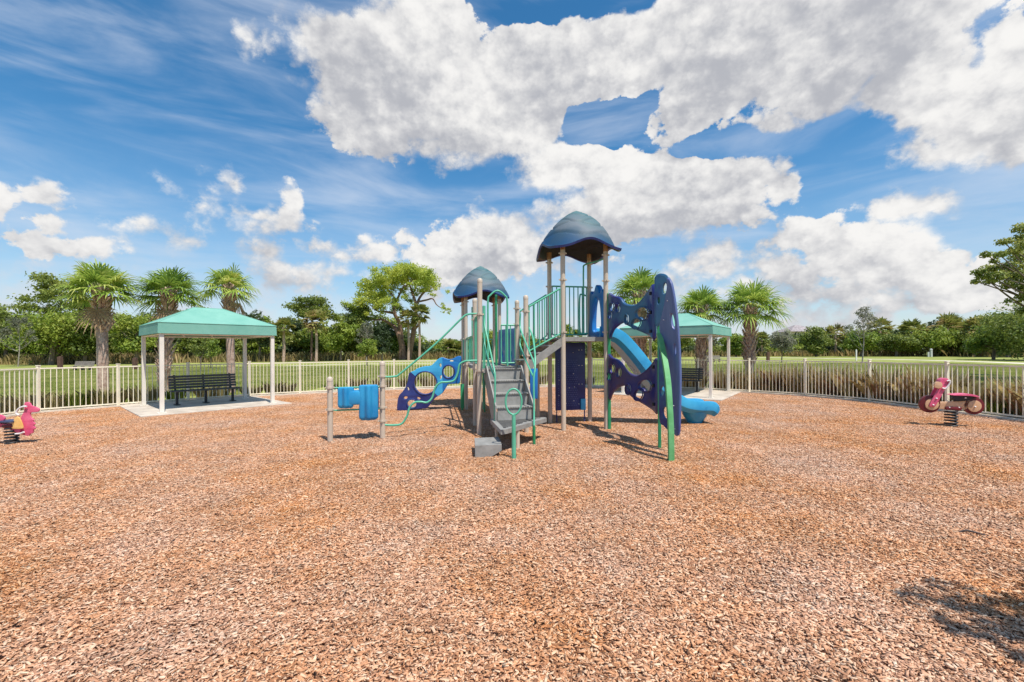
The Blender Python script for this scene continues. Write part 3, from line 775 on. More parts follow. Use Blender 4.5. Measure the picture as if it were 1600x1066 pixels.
for sgn in (-1, 1):
    sb = MB(); c0 = O + s1 * sgn * (SW / 2 + .018)
    prof = [(-.02, .28), (-.02, .70), (run * 3.1, 1.40), (run * 4.0, 1.40), (run * 4.0, 1.18), (.2, .28)]
    A = [c0 - s1 * .012 + s2 * u + Vector((0, 0, z)) for u, z in prof]; B = [p + s1 * .024 for p in A]; n = len(prof)
    sb.add(A + B, [tuple(range(n)), tuple(range(2 * n - 1, n - 1, -1))] + [(i, (i + 1) % n, n + (i + 1) % n, n + i) for i in range(n)])
    sb.build('stringer', M_grey, sto, smooth=False)
# transfer platform
TB = Vector((-.41, 8.22, 0)); tf = TB - e2 * 1.15; tr = TB + e1 * 1.06; zt = .42
mb = MB(); poly = [TB, tf, tf + (tr - tf).normalized() * .06 + e1 * .06, tr - e2 * .10, tr]; n = len(poly)
mb.add([V3(p, zt - .075) for p in poly] + [V3(p, zt) for p in poly], [tuple(range(n)), tuple(range(2 * n - 1, n - 1, -1))] + [(i, (i + 1) % n, n + (i + 1) % n, n + i) for i in range(n)])
tp_ = mb.build('transfer_platform', M_grey, play, smooth=False)
gb = MB()
for i in range(1, 12):
    t = i / 12; p0 = TB - e2 * 1.1 * t + e1 * .04; L_ = 1.0 * (1 - t)
    if L_ > .12: gb.box(p0 + e1 * L_ / 2 + Vector((0, 0, zt + .004)), (L_ - .08, .018, .008), M3)
for i in range(1, 9):
    pp = tf.lerp(tr, i / 9) + Vector((-.035, .035, 0)); gb.box(V3(pp, zt + .003), (.05, .016, .007), M3)
gb.build('grip_ribs', M_dark, tp_, smooth=False)
for p in (G(834.5, 697), G(808.6, 703), TB + e1 * .1 - e2 * .08):
    mb = MB(); mb.tube([V3(p, -.03), V3(p, zt - .07)], .028 if p.x > .3 or p.x < -.2 else .04, 12); mb.build('leg', M_green if p.x > .3 else M_tan, tp_)
# ring handle
rp = G(803, 719); rh = MB(); rh.tube([V3(rp, -.03), V3(rp, .70)], [.036, .030], 14)
cc = V3(rp, .905); rh.tube([cc + Vector((.125 * math.sin(t), 0, -.2 * math.cos(t))) for t in [2 * math.pi * k / 28 for k in range(29)]], .016, 10, cap=False)
rh.build('ring_handle', M_mint, play)
# low wedge step
bx = MB(); fl = G(742.5, 718); fl.z = 0
u = Vector((.985, .17, 0)); w = Vector((-.10, .99, 0))
A = [fl, fl + u * .20, fl + u * .42 + Vector((0, 0, .12)), fl + u * .42 + Vector((0, 0, .215)), fl + Vector((0, 0, .215))]; B = [p + w * .62 for p in A]; n = 5
bx.add(A + B, [tuple(range(n)), tuple(range(2 * n - 1, n - 1, -1))] + [(i, (i + 1) % n, n + (i + 1) % n, n + i) for i in range(n)])
wst = bx.build('low_step', M_grey, play, smooth=False)
lg = MB(); lg.tube([fl + u * .24 + w * .08 + Vector((0, 0, -.02)), fl + u * .24 + w * .08 + Vector((0, 0, .1))], .014, 8); lg.build('leg', M_green, wst)

def rail(name, pts, r=.017, sm=5, m=None):
    mb = MB(); mb.tube(pts, r, 10, smooth=sm); return mb.build(name, m or M_mint, play)
# stair handrails
rail('handrail', [AT(756, 478, 8.86), AT(756.5, 503, 8.8), AT(762, 530, 8.6), AT(771, 572, 8.2), AT(773.5, 590, 8.08), AT(773, 630, 8.06), AT(773, 659, 8.06)])
rail('handrail', [AT(757, 522, 8.84), AT(757, 537, 8.78), AT(762, 560, 8.55), AT(768, 578, 8.3), AT(773.5, 592, 8.08)])
rail('handrail', [AT(813, 490, 8.98), AT(813, 512, 8.95), AT(822, 537, 8.6), AT(834, 566, 8.22), AT(836, 577, 8.12), AT(834, 592, 8.06), AT(834.5, 640, 7.95), V3(G(834.5, 697), .36)])
rail('handrail', [AT(813, 530, 8.96), AT(813, 541, 8.92), AT(822, 564, 8.5), AT(830, 582, 8.2), AT(834, 590, 8.08)])
rail('handrail', [AT(826.5, 512, 8.9), AT(832.5, 527, 8.7), AT(836, 555, 8.3), AT(836, 577, 8.12)])
for x in (755, 757.5, 762): rail('grab_pole', [AT(x, 478 if x != 762 else 470, 8.9), AT(x, 585 if x != 755 else 640, 8.9)], .015, 0)
# barriers of upright bars
def barrier(p, q, z0, z1, z0b=None, z1b=None, n=6, inset=.07, m=None, r=.013):
    z0b = z0 if z0b is None else z0b; z1b = z1 if z1b is None else z1b
    d = (q - p).normalized(); a_ = p + d * inset; b_ = q - d * inset; mb = MB()
    mb.tube([V3(a_, z1), V3(b_, z1b)], .019, 10); mb.tube([V3(a_, z0), V3(b_, z0b)], .017, 10)
    for k in range(n + 1):
        t = k / n; c = a_.lerp(b_, t); mb.tube([V3(c, z0 + (z0b - z0) * t), V3(c, z1 + (z1b - z1) * t)], r, 8)
    return mb.build('barrier', m or M_mint, play)
barrier(Q1, Q2, 1.43, 2.42, n=4)
barrier(K1, PA, 1.69, 2.60, 2.04, 2.98, n=6)
barrier(K2, PB, 1.60, 2.60, 2.04, 2.98, n=6)
barrier(PB, PC, 2.06, 3.18, n=8)
barrier(Q2, T1, 1.43, 2.05, n=5)
barrier(T4, T1, 1.43, 2.05, n=6); barrier(T3, T4, 1.43, 2.05, n=6)
barrier(K2 - e1 * .42 - e1 * 0, K2, 1.42, 2.28, n=3, inset=.05)
# hoop at the back of the middle deck
ha, hb_ = Q2 + e1 * .30, Q2 + e1 * .74
rail('hoop', [V3(ha, 1.36), V3(ha, 2.2), V3(ha, 2.82), V3(ha.lerp(hb_, .12), 2.95), V3(ha.lerp(hb_, .5), 3.06), V3(ha.lerp(hb_, .88), 2.95), V3(hb_, 2.82), V3(hb_, 2.2), V3(hb_, 1.36)], .021, 6)
rail('grab_pole', [V3(Q2 + e1 * .50 + e2 * .1, 1.36), V3(Q2 + e1 * .50 + e2 * .1, 2.98)], .028, 0, M_green)
rail('grab_pole', [V3(T1 + e1 * .18, 1.36), V3(T1 + e1 * .18, 2.95)], .022, 0)
# diagonal step link up to the high deck
for base, top in ((K1 - e1 * .10, PA), (K2 - e1 * .05, PB)):
    sb = MB(); d = (top - base).normalized(); nn = Vector((-d.y, d.x, 0)) * .02
    pr = [V3(base, D1 + .02), V3(top, D2 + .01), V3(top, D2 - .17), V3(base, D1 - .16)]
    sb.add([p - nn for p in pr] + [p + nn for p in pr], [(0, 1, 2, 3), (7, 6, 5, 4), (0, 4, 5, 1), (1, 5, 6, 2), (2, 6, 7, 3), (3, 7, 4, 0)])
    sb.build('stringer', M_grey, play, smooth=False)
ls = MB()
for k in range(4):
    t = (k + .5) / 4; c = (K1 - e1 * .1).lerp(PA, t).lerp((K2 - e1 * .05).lerp(PB, t), .5); ls.box(V3(c, D1 + (D2 - D1) * (k + 1) / 4.2), (.22, .95, .03), M3, bev=.006)
ls.build('link_steps', M_grey, play, smooth=False)
# bars at the slide entrance
rail('grab_pole', [V3(PD, 3.66), V3(PD.lerp(PC, .45), 3.68) , V3(PC - e1 * .14 - e2 * .1, 3.68), V3(PC - e1 * .17 - e2 * .08, 3.55), V3(PC - e1 * .17 - e2 * .08, 3.0), V3(PC - e1 * .17 - e2 * .08, 2.05)], .019, 5)
pe = PC - e1 * .05; rail('grab_pole', [V3(PC - e1 * .16 - e2 * .2, 2.95), V3(PC - e1 * .26 - e2 * .2, 2.98), V3(PC - e1 * .31 - e2 * .2, 2.88), V3(PC - e1 * .31 - e2 * .2, 2.16), V3(PC - e1 * .27 - e2 * .2, 2.08), V3(PC - e1 * .12 - e2 * .2, 2.09)], .019, 5)
# long rails to the low posts
def W3(px, d0, d1, x0, x1): return [AT(x, y, d0 + (d1 - d0) * (x - x0) / (x1 - x0)) for x, y in px]
rail('long_handrail', W3([(600, 589), (610, 589), (618, 588), (626, 583.5), (680, 538), (722, 497), (731, 491.5), (738, 490.5), (747, 490.5)], P2.y, Q1.y, 598, 748), .019, 5)
rail('wavy_bar', W3([(600, 664), (616, 664.5), (628, 662), (636, 650), (640, 637), (648, 629), (658, 628), (667, 629), (675, 622), (680, 606), (688, 598), (700, 597), (710, 594), (715.5, 582), (718, 570), (726, 564.8), (736, 563.8), (747, 563.6)], P2.y, Q1.y, 598, 748), .020, 5)
# drum panel
for z in (1.02, .60): rail('drum_bar', [V3(P1, z), V3(P2, z)], .016, 0)
pd = Plane((P1.x, P1.y), (P2.x, P2.y))
def drum(px0, px1, zt_, zb_, lobes=3):
    s0, _ = pd.px(px0, 620); s1_, _ = pd.px(px1, 620); cx = (s0 + s1_) / 2; r = (s1_ - s0) / 2
    mb = MB(); n = 80; prof = [(zt_ - .0, .80), (zt_ - .012, .96), (zt_ - .04, 1), ((zt_ + zb_) / 2, .97), (zb_ + .07, 1), (zb_ + .03, .94), (zb_, .72)]
    vs = []
    for z, k in prof:
        for i in range(n):
            t = 2 * math.pi * i / n; rr = r * k * (1 + .13 * math.cos(6 * t + math.pi)); q = pd.a + pd.u * (cx + rr * math.cos(t)) + pd.n * (rr * math.sin(t) * .9); vs.append(V3(q, z))
    m = len(prof); fs = [(i * n + k, i * n + (k + 1) % n, (i + 1) * n + (k + 1) % n, (i + 1) * n + k) for i in range(m - 1) for k in range(n)] + [tuple(range(n)), tuple(range((m - 1) * n, m * n))]
    mb.add(vs, fs); return mb.build('drum', M_drum, play)
drum(528, 553, 1.03, .64); drum(561, 591, 1.06, .40)
mb = MB(); s0, _ = pd.px(548, 620); s1_, _ = pd.px(568, 620); q = pd.a + pd.u * (s0 + s1_) / 2
mb.box(V3(q, .83), (s1_ - s0 + .12, .20, .27), Matrix((pd.u, -pd.n, (0, 0, 1))).transposed(), bev=.04); mb.build('drum_link', M_drum, play)
mb = MB(); q = pd.a + pd.u * (pd.px(588, 620)[0]) - pd.n * .02; mb.box(V3(q, .8), (.09, .14, .4), Matrix((pd.u, -pd.n, (0, 0, 1))).transposed(), bev=.03); mb.build('drum_side', M_navy, play)

# blue wall of the bridge, dark wall under the high deck
pw = Plane((K2.x + .0, K2.y), (T2.x, T2.y)); Lw = (T2 - K2).length
me = extrude_outline(([(.08, 1.33), (Lw - .06, 1.33), (Lw - .06, 2.30), (.08, 2.22)],), [ell(.6, 1.62, .07, .07), ell(1.3, 1.85, .1, .1), ell(2.0, 1.6, .08, .08), ell(2.2, 2.0, .06, .06)], .05, .008)
wl = link('wall_panel', pw.place(me), M_blue, play)
hb2 = MB()
for s_, z in ((.4, 1.95), (.9, 1.5), (1.4, 1.45), (1.6, 2.1), (2.3, 1.85)):
    q = pw.a + pw.u * s_ + pw.n * .03; 
    for k in range(6): hb2.lathe((q.x, q.y, z), [(.045, -.03), (.05, 0), (.03, .03)], 8) if k == 0 else None
hb2.build('hand_hold', M_sky, wl)
mb = MB(); mb.box(V3(K1 + e1 * .16, 1.02), (.16, .03, .62), M3, bev=.008); mb.build('small_panel', M_blue, play)
pu = Plane((.96, 10.16), (1.78, 10.31))
s0, zA = pu.px(868, 643); s1_, _ = pu.px(914.5, 643)
hl = []
me = extrude_outline(([(s0, .31), (s1_, .31), (s1_, 1.88), (s0, 1.88)],), [], .04, .006)
wu = link('dark_wall_panel', pu.place(me), M_navy, play)
dm = MB()
for row in range(22):
    if row in (9, 15): continue
    for c_ in range(9):
        s_ = s0 + .16 + c_ * .042 + (.02 if row % 2 else 0); q = pu.a + pu.u * s_ + pu.n * .022
        dm.box(V3(q, .42 + row * .05), (.014, .006, .014), Matrix((pu.u, -pu.n, (0, 0, 1))).transposed())
    q = pu.a + pu.u * (s0 + .07) + pu.n * .022; dm.box(V3(q, .42 + row * .05), (.02, .006, .014), Matrix((pu.u, -pu.n, (0, 0, 1))).transposed())
dm.build('raised_dots', M_panelv, wu, smooth=False)
bo = MB()
for x, y in ((895, 551), (904, 547), (908.5, 547), (904, 571), (909, 571), (895.5, 584), (904, 600), (909, 600), (889, 606), (897, 604.5), (896, 626), (884, 630), (873, 594), (873, 618), (904, 631)):
    s_, z = pu.px(x, y); q = pu.a + pu.u * s_ + pu.n * .026; bo.lathe((q.x, q.y, z), [(.011, -.008), (.013, 0), (.006, .008)], 8)
bo.build('bolts', M_white, wu)
mb = MB(); q = pu.a + pu.u * (s1_ - .065) + pu.n * .04; mb.box(V3(q, .44), (.12, .05, .26), Matrix((pu.u, -pu.n, (0, 0, 1))).transposed(), bev=.025); mb.build('foot_hold', M_sky, wu)
for s_ in (s0 + .03, s1_ - .02):
    mb = MB(); q = pu.a + pu.u * s_; mb.tube([V3(q, -.02), V3(q, .32)], .014, 8); mb.build('leg', M_navy, wu)

# slide
def slide():
    C_ = [Vector(p) for p in ((1.9, 9.84, 1.99), (2.1, 9.85, 1.985), (2.3, 9.86, 1.90), (2.6, 9.89, 1.58), (3.0, 9.94, 1.08), (3.4, 9.99, .66), (3.75, 10.03, .42), (4.1, 10.07, .335), (4.42, 10.10, .32), (4.55, 10.11, .26))]
    C_ = catmull(C_, 6); w = .27
    prof = [(-w - .055, .02), (-w - .06, .19), (-w - .04, .225), (-w - .005, .225), (-w + .015, .19), (-w + .02, .06), (-w + .09, .0), (0, .0), (w - .09, 0), (w - .02, .06), (w - .015, .19), (w + .005, .225), (w + .04, .225), (w + .06, .19), (w + .055, .02), (w - .03, -.075), (0, -.07), (-w + .03, -.075)]
    vs = []; m = len(prof)
    for i, p in enumerate(C_):
        t = (C_[min(i + 1, len(C_) - 1)] - C_[max(0, i - 1)]).normalized(); s = Vector((t.y, -t.x, 0)).normalized(); up = s.cross(t); 
        if up.z < 0: up = -up
        t01 = i / (len(C_) - 1); k = 1 if t01 < .9 else 1 - (t01 - .9) * 4.5
        for a_, h in prof: vs.append(p + s * a_ + up * (h * (k if h > 0 else 1)))
    fs = [(i * m + k, i * m + (k + 1) % m, (i + 1) * m + (k + 1) % m, (i + 1) * m + k) for i in range(len(C_) - 1) for k in range(m)] + [tuple(range(m)), tuple(range((len(C_) - 1) * m, len(C_) * m))]
    mb = MB(); mb.add(vs, fs); o = mb.build('slide', M_slide, play)
    f = MB(); f.lathe((4.18, 10.08, 0), [(.14, -.02), (.17, .06), (.26, .20), (.29, .29)], 20); f.build('foot', M_slide, o)
    return o
slide()
# slide hood
ph = Plane((PD.x + .03, PD.y), (PC.x + .03, PC.y))
me = extrude_outline([(.06, 2.0), (.06, 2.55), (.10, 2.95), (.22, 3.02), (.30, 2.95), (.40, 3.10), (.52, 3.16), (.62, 3.05), (.72, 2.98), (.84, 3.06), (.92, 2.95), (.93, 2.5), (.93, 2.0)],
    [[(.26, 2.16), (.26, 2.5), (.34, 2.78), (.50, 2.88), (.66, 2.78), (.74, 2.5), (.74, 2.16), (.5, 2.12)]], .12, .03, 3)
link('slide_hood', ph.place(me), M_blue, play)

# ring climber leaning on the far tower
pr_ = Plane((G(640, 641).x, 12.42), (T1.x, T1.y))
o8 = [(192,903),(194,760),(215,690),(260,640),(300,580),(330,500),(345,400),(370,370),(430,345),(470,315),(560,290),(650,280),(700,240),(750,190),(805,165),(850,175),(900,190),(960,180),(1020,150),(1075,160),(1070,300),(1060,420),(1050,520),(980,530),(900,535),(870,570),(820,650),(770,690),(720,720),(660,790),(600,865),(520,875),(440,885),(370,890),(300,905)]
me = extrude_outline(pr_.tr(o8, 600, 540, 8.88), [pr_.tr(ell(575, 520, 150, 150, 16), 600, 540, 8.88), pr_.tr(ell(898, 362, 72, 78, 14), 600, 540, 8.88), pr_.tr(ell(390, 806, 62, 54, 12), 600, 540, 8.88),
    pr_.tr(ell(340, 600, 12, 26, 8, -.3), 600, 540, 8.88), pr_.tr(ell(303, 722, 28, 18, 8, -.4), 600, 540, 8.88), pr_.tr(ell(485, 730, 25, 16, 8, .4), 600, 540, 8.88), pr_.tr(ell(785, 275, 13, 26, 8), 600, 540, 8.88), pr_.tr(ell(790, 440, 12, 28, 8, .3), 600, 540, 8.88), pr_.tr(ell(940, 213, 26, 11, 8), 600, 540, 8.88)], .11, .012, 3)
me = pr_.place(me, bend=lambda x, y: 0)
# split in three coloured mouldings
def split_mesh(me, tests, mats, name, parent):
    groups = {}
    for f in me.polygons:
        c = sum((me.vertices[i].co for i in f.vertices), Vector()) / len(f.vertices)
        groups.setdefault(tests(c), []).append(f)
    for k, fl_ in groups.items():
        mb = MB(); idx = {}
        fs = []
        for f in fl_:
            ff = []
            for i in f.vertices:
                if i not in idx: idx[i] = len(idx)
                ff.append(idx[i])
            fs.append(ff)
        inv = sorted(idx, key=lambda i: idx[i]); mb.add([me.vertices[i].co for i in inv], fs)
        mb.build(name, mats[k], parent)
bm = bmesh.new(); bm.from_mesh(me)
def sp_at(px, py): s_, z = pr_.px(600 + px / 8.88, 540 + py / 8.88); return pr_.a + pr_.u * s_ + Vector((0, 0, z))
a0, a1 = sp_at(350, 345), sp_at(800, 740); b0, b1 = sp_at(812, 150), sp_at(812, 700)
def pn(a, b): d = (b - a).normalized(); return d.cross(pr_.n)
bmesh.ops.bisect_plane(bm, geom=bm.verts[:] + bm.edges[:] + bm.faces[:], plane_co=a0, plane_no=pn(a0, a1)); 
bmesh.ops.bisect_plane(bm, geom=bm.verts[:] + bm.edges[:] + bm.faces[:], plane_co=b0, plane_no=pr_.u)
bm.to_mesh(me); bm.free()
na = pn(a0, a1); 
if na.z < 0: na = -na
rc_s = empty('ring_climber', pr_.a, 0); rc_s.parent = play; rc_s.location = (0, 0, 0)
def part_under(me_, tests, mats):
    for k in set(mats):
        pass
def cls(c):
    if (c - a0).dot(na) < 0: return 0
    return 2 if (c - b0).dot(pr_.u) > 0 else 1
split_mesh(me, cls, {0: M_navy, 1: M_sky, 2: M_blue}, 'moulded_panel', rc_s)
for cx, cy, rx, ry, mm in ((575, 520, 163, 160, M_navy), (898, 362, 84, 90, M_navy), (390, 806, 70, 62, M_purple)):
    mb = MB(); L_ = pr_.tr(ell(cx, cy, rx, ry, 32), 600, 540, 8.88)
    for off in (.055,):
        P_ = [pr_.a + pr_.u * s_ + Vector((0, 0, z)) + pr_.n * off for s_, z in L_]
        P_.append(P_[0])
        mb.tube(P_, .018, 8)
    mb.build('ring_rim', mm, rc_s)
# short green foot beside the ring climber
gx = G(722.5, 643); mb = MB(); mb.box(V3(gx, .43), (.10, .06, .68), M3, bev=.02); mb.tube([V3(gx, -.02), V3(gx, .2)], .03, 10); mb.build('climber_foot', M_green, play)

# leaf climbers on the right
G1 = Vector((2.05, 9.33, 0)); G2 = Vector((2.51, 7.50, 0))
mb = MB(); mb.box(V3(G1 + Vector((.0, -.02, 0)), 1.44), (.065, .085, 2.93), bev=.012); mb.build('climber_post', M_green, play, smooth=False)
mb = MB(); mb.box(V3(G2, 1.46), (.055, .07, 2.98), Matrix.Rotation(-.3, 3, 'Z'), bev=.012); mb.build('climber_post', M_green, play, smooth=False)
pb = Plane((G1.x, G1.y), (G2.x, G2.y)); Lb = (G2 - G1).length
def bow(outl, holes, ox, oy, k, name, mt):
    O_ = pb.tr(outl, ox, oy, k); Hs = [pb.tr(ell(h[0], h[1], h[2] * 1.25, h[3] * 1.15, *h[4:]), ox, oy, k) for h in holes]
    me = extrude_outline(O_, Hs, .06, .016, 3, cuts=14)
    xs = [p[0] for p in O_]; x0, x1 = min(xs), max(xs)
    bend = lambda x, y: .10 * math.sin(math.pi * 2 * (x - x0) / (x1 - x0))
    pb.place(me, bend=bend); o = link(name, me, mt, play)
    # raised lip along the outline
    n = len(O_); mb = MB(); Q = []
    for i in range(n):
        a_, b_, c_, d_ = [Vector((*O_[(i + j) % n], 0)) for j in (-1, 0, 1, 2)]
        for j in range(3):
            t = j / 3; Q.append(.5 * ((2 * b_) + (c_ - a_) * t + (2 * a_ - 5 * b_ + 4 * c_ - d_) * t * t + (3 * b_ - a_ - 3 * c_ + d_) * t ** 3))
    Q.append(Q[0]); cx = sum(q.x for q in Q) / len(Q); cy = sum(q.y for q in Q) / len(Q)
    mb.tube([pb.a + pb.u * (q.x) + Vector((0, 0, q.y)) + pb.n * (bend(q.x, q.y)) for q in Q], .027, 8, flat=1.4); mb.build('lip', mt, o)
    for h in Hs:
        rb = MB(); P_ = [pb.a + pb.u * x + Vector((0, 0, y)) + pb.n * (bend(x, y) + .04) for x, y in h + [h[0]]]; rb.tube([Vector(p) for p in catmull(P_, 3)], .011, 6, cap=False)
        rb.build('hole_rim', mt, o)
    bb = MB()
    for f in (.12, .5, .88):
        zz = min(p[1] for p in O_ if p[0] > x1 - .3) * (1 - f) + max(p[1] for p in O_ if p[0] > x1 - .3) * f
        q = pb.a + pb.u * (x1 - .10) + pb.n * (bend(x1 - .1, 0) + .05); bb.box(V3(q, zz), (.05, .03, .06), Matrix((pb.u, -pb.n, (0, 0, 1))).transposed(), bev=.01)
    bb.build('bolt_pockets', M_dark, o)
    return o
bow([(150,295),(250,298),(300,315),(330,372),(380,390),(420,365),(500,255),(560,200),(605,195),(612,450),(615,712),(560,695),(470,655),(400,615),(345,570),(318,545),(240,620),(150,708)],
    [(228,398,26,42,10,.0),(287,412,13,40,10,.0),(192,485,30,36,10,.0),(465,465,50,60,12),(347,525,10,46,10,.0),(412,568,26,52,10,.2)], 930, 420, 6.66, 'leaf_climber', M_purple)
bow([(125,55),(200,62),(250,84),(282,132),(310,190),(360,228),(400,208),(480,135),(530,95),(565,85),(572,300),(575,545),(500,525),(430,485),(350,420),(310,355),(292,295),(220,340),(128,425)],
    [(205,155,24,40,10,.0),(262,190,13,40,10,.0),(160,225,26,36,10,.0),(440,312,48,50,12),(320,345,12,42,10,.0),(385,395,24,50,10,.2)], 930, 550, 5.92, 'leaf_climber', M_plum)
# tall twisted climber between the green posts: facing panels above and below, a long oblique one between them
tw = empty('twisted_climber', (0, 0, 0)); tw.parent = play
def moulding(p0, p1, pts, holes, th, m, bendf, lip, name='climber_panel'):
    pc = Plane((p0.x, p0.y), (p1.x, p1.y)); oc = [pc.px(x, y) for x, y in pts]; Hs = []
    for x, y, rx, ry, rot in holes: Hs.append([pc.px(px_, py_) for px_, py_ in ell(x, y, rx, ry, 12, rot)])
    me = extrude_outline(oc, Hs, th, th * .28, 3, cuts=10)
    o = link(name, pc.place(me, bend=bendf), m, tw)
    n = len(oc); mb = MB(); Q = catmull([Vector((*oc[i % n], 0)) for i in range(n + 1)], 3)
    mb.tube([pc.a + pc.u * q.x + Vector((0, 0, q.y)) + pc.n * bendf(q.x, q.y) for q in Q], lip, 8); mb.build('lip', m, o)
    return pc, o
z0_ = lambda x, y: 0
moulding(AT(1024, 470, 7.50), AT(1049, 470, 7.30), [(1024.5,436),(1027,431),(1034,429.5),(1041,431.5),(1046,437),(1047,444),(1044,458),(1039,476),(1033,494),(1028,508),(1025,505),(1024.5,470)],
    [(1039.5, 451, 2.8, 8.5, .1), (1030, 470, 1.6, 5, 0)], .05, M_purple, z0_, .022)
pB, oB = moulding(AT(1029, 500, 7.32), AT(1060, 500, 6.72), [(1045,436),(1049,441),(1052,456),(1055,490),(1057,530),(1059,580),(1060.5,630),(1061.5,674),(1057.5,678),(1053,668),(1049,640),(1045,605),(1039.5,565),(1034,535),(1030,517),(1031,505),(1037,484),(1042,464),(1045,448)],
    [(1050.5, 502, 3.0, 13, -.12), (1053, 546, 1.8, 9, -.05)], .05, M_panelv, lambda x, y: -.04 * math.sin((y - .6) * 1.6), .024)
moulding(AT(1030, 600, 7.42), AT(1052, 600, 7.15), [(1031,532),(1035,545),(1041,580),(1046,620),(1050,655),(1052,674),(1046,672),(1038,664),(1032,655),(1031,600)],
    [(1036, 611, 3.2, 7.5, .1), (1041, 645, 4.2, 9, -.1)], .05, M_purple, z0_, .02)
for pcx, pts_ in ((pB, ((1046, 470), (1040, 500), (1050, 596), (1056, 634), (1058, 670))),):
    for x, y in pts_:
        mb = MB(); s_, z = pcx.px(x, y); q = pcx.a + pcx.u * s_ + pcx.n * .035; mb.lathe((q.x, q.y, z), [(.009, -.006), (.012, 0), (.006, .008)], 8)
        mb.build('bolt', M_white, oB)
gp = [AT(1030, 521, 7.30), AT(1034, 540, 7.12), AT(1039, 565, 6.92), AT(1043.5, 597, 6.75), AT(1046.5, 640, 6.66), V3(G(1048.5, 723), .45), V3(G(1048.8, 723), -.02)]
mb = MB()
GP = catmull(gp, 6); vs = []
for i, p in enumerate(GP):
    for dx, dy in ((-.04, -.03), (.04, -.03), (.04, .03), (-.04, .03)): vs.append(p + Vector((dx, dy, 0)))
mb.add(vs, [(i * 4 + k, i * 4 + (k + 1) % 4, (i + 1) * 4 + (k + 1) % 4, (i + 1) * 4 + k) for i in range(len(GP) - 1) for k in range(4)] + [(0, 1, 2, 3), tuple(len(vs) - 4 + k for k in range(4))])
mb.build('curved_rail', M_lgreen, play, smooth=False)

# ------------------------------------------------------------------ spring riders
def coil(root, base, top, r, turns, m, name='spring'):
    mb = MB(); n = turns * 16
    mb.tube([Vector((base.x + r * math.cos(2 * math.pi * i / 16), base.y + r * math.sin(2 * math.pi * i / 16), base.z + (top - base.z) * i / n)) for i in range(n + 1)], .017, 8)
    mb.lathe((base.x, base.y, base.z - .02), [(r + .03, 0), (r + .03, .03)], 20)
    mb.build(name, m, root)
def plate(pl, pts, k, ox, oy, th, off, m, name, root, holes=()):
    me = extrude_outline(pl.tr(pts, ox, oy, k), [pl.tr(h, ox, oy, k) for h in holes], th, .004, 3)
    return link(name, pl.place(me, off), m, root)
hb0 = G(18.5, 695.5); horse = empty('spring_rider', hb0, 0, 'pink horse spring rider with dark seat at the left edge', 'spring rider')
coil(horse, V3(hb0, 0), .33, .085, 6, M_dark)
pn_ = Plane((hb0.x, hb0.y), (hb0.x + 1, hb0.y + .12)); k = 8.88
for off in (.0,):
    plate(pn_, [(350,262),(385,250),(422,268),(445,302),(500,320),(545,345),(540,382),(480,392),(432,398),(425,430),(440,470),(480,500),(462,515),(492,555),(470,575),(495,615),(468,635),(460,680),(425,690),(405,718),(360,715),(300,700),(250,690),(245,640),(235,600),(280,520),(310,440),(340,380),(345,300)], k, 0, 600, .03, 0, M_pink, 'head', horse)
for off in (-.075, .075):
    plate(pn_, [(280,452),(335,470),(380,588),(350,612),(225,605),(235,540)], k, 0, 600, .022, off, M_yel, 'side_board', horse)
plate(pn_, [(-150,560),(-120,520),(60,545),(200,560),(300,600),(300,680),(200,640),(60,600),(-60,612)], k, 0, 600, .1, 0, M_pink, 'body', horse)
plate(pn_, [(-120,560),(-150,470),(-80,430),(0,425),(60,450),(72,490),(20,530),(-40,600),(-110,610)], k, 0, 600, .03, 0, M_pink, 'tail', horse)
mb = MB(); s0, z0 = pn_.px(2, 660); s1_, _ = pn_.px(29.5, 660); q = pn_.a + pn_.u * (s0 + s1_) / 2; mb.box(V3(q, .445), (s1_ - s0, .26, .035), Matrix((pn_.u, -pn_.n, (0, 0, 1))).transposed(), bev=.014); mb.build('seat', M_navyseat, horse)
mb = MB(); L_ = pn_.tr([(405,308),(350,312),(290,345),(262,400),(300,430)], 0, 600, k); mb.tube([pn_.a + pn_.u * x + Vector((0, 0, z)) + pn_.n * .05 for x, z in L_], .016, 8, smooth=5); mb.build('handle', M_white, horse)
mb = MB(); L_ = pn_.tr([(250,688),(320,680),(370,660)], 0, 600, k); mb.tube([pn_.a + pn_.u * x + Vector((0, 0, z)) + pn_.n * .05 for x, z in L_], .016, 8, smooth=5); mb.build('footrest', M_white, horse)
mb = MB(); mb.box(V3(hb0, .36), (.2, .16, .05), bev=.01); mb.build('bracket', M_maroon, horse)

bb0 = G(1486, 668); bike = empty('spring_rider', bb0, 0, 'pink and tan motorbike spring rider by the fence on the right', 'spring rider')
coil(bike, V3(bb0, 0), .37, .098, 6, M_dark)
bu = Vector((.95, -.30, 0)); pk = Plane((bb0.x, bb0.y), (bb0.x + bu.x, bb0.y + bu.y)); k = 8
for cx, cy in ((415, 490), (965, 512)):
    w_ = plate(pk, ell(cx, cy, 130, 108, 16), k, 1400, 570, .07, 0, M_maroon, 'wheel', bike)
    plate(pk, ell(cx + (20 if cx < 500 else 0), cy + 3, 86, 72, 14), k, 1400, 570, .10, 0, M_tanb, 'hub', w_)
plate(pk, [(470,470),(600,462),(750,455),(840,450),(920,450),(930,520),(890,540),(850,560),(820,555),(800,528),(700,520),(620,522),(610,550),(560,552),(500,540)], k, 1400, 570, .05, .01, M_tanb, 'frame', bike)
for off in (-.07, .07):
    plate(pk, [(392,505),(410,455),(470,350),(540,230),(590,235),(610,260),(560,350),(480,490),(440,520),(405,522)], k, 1400, 570, .025, off, M_pink, 'fork', bike)
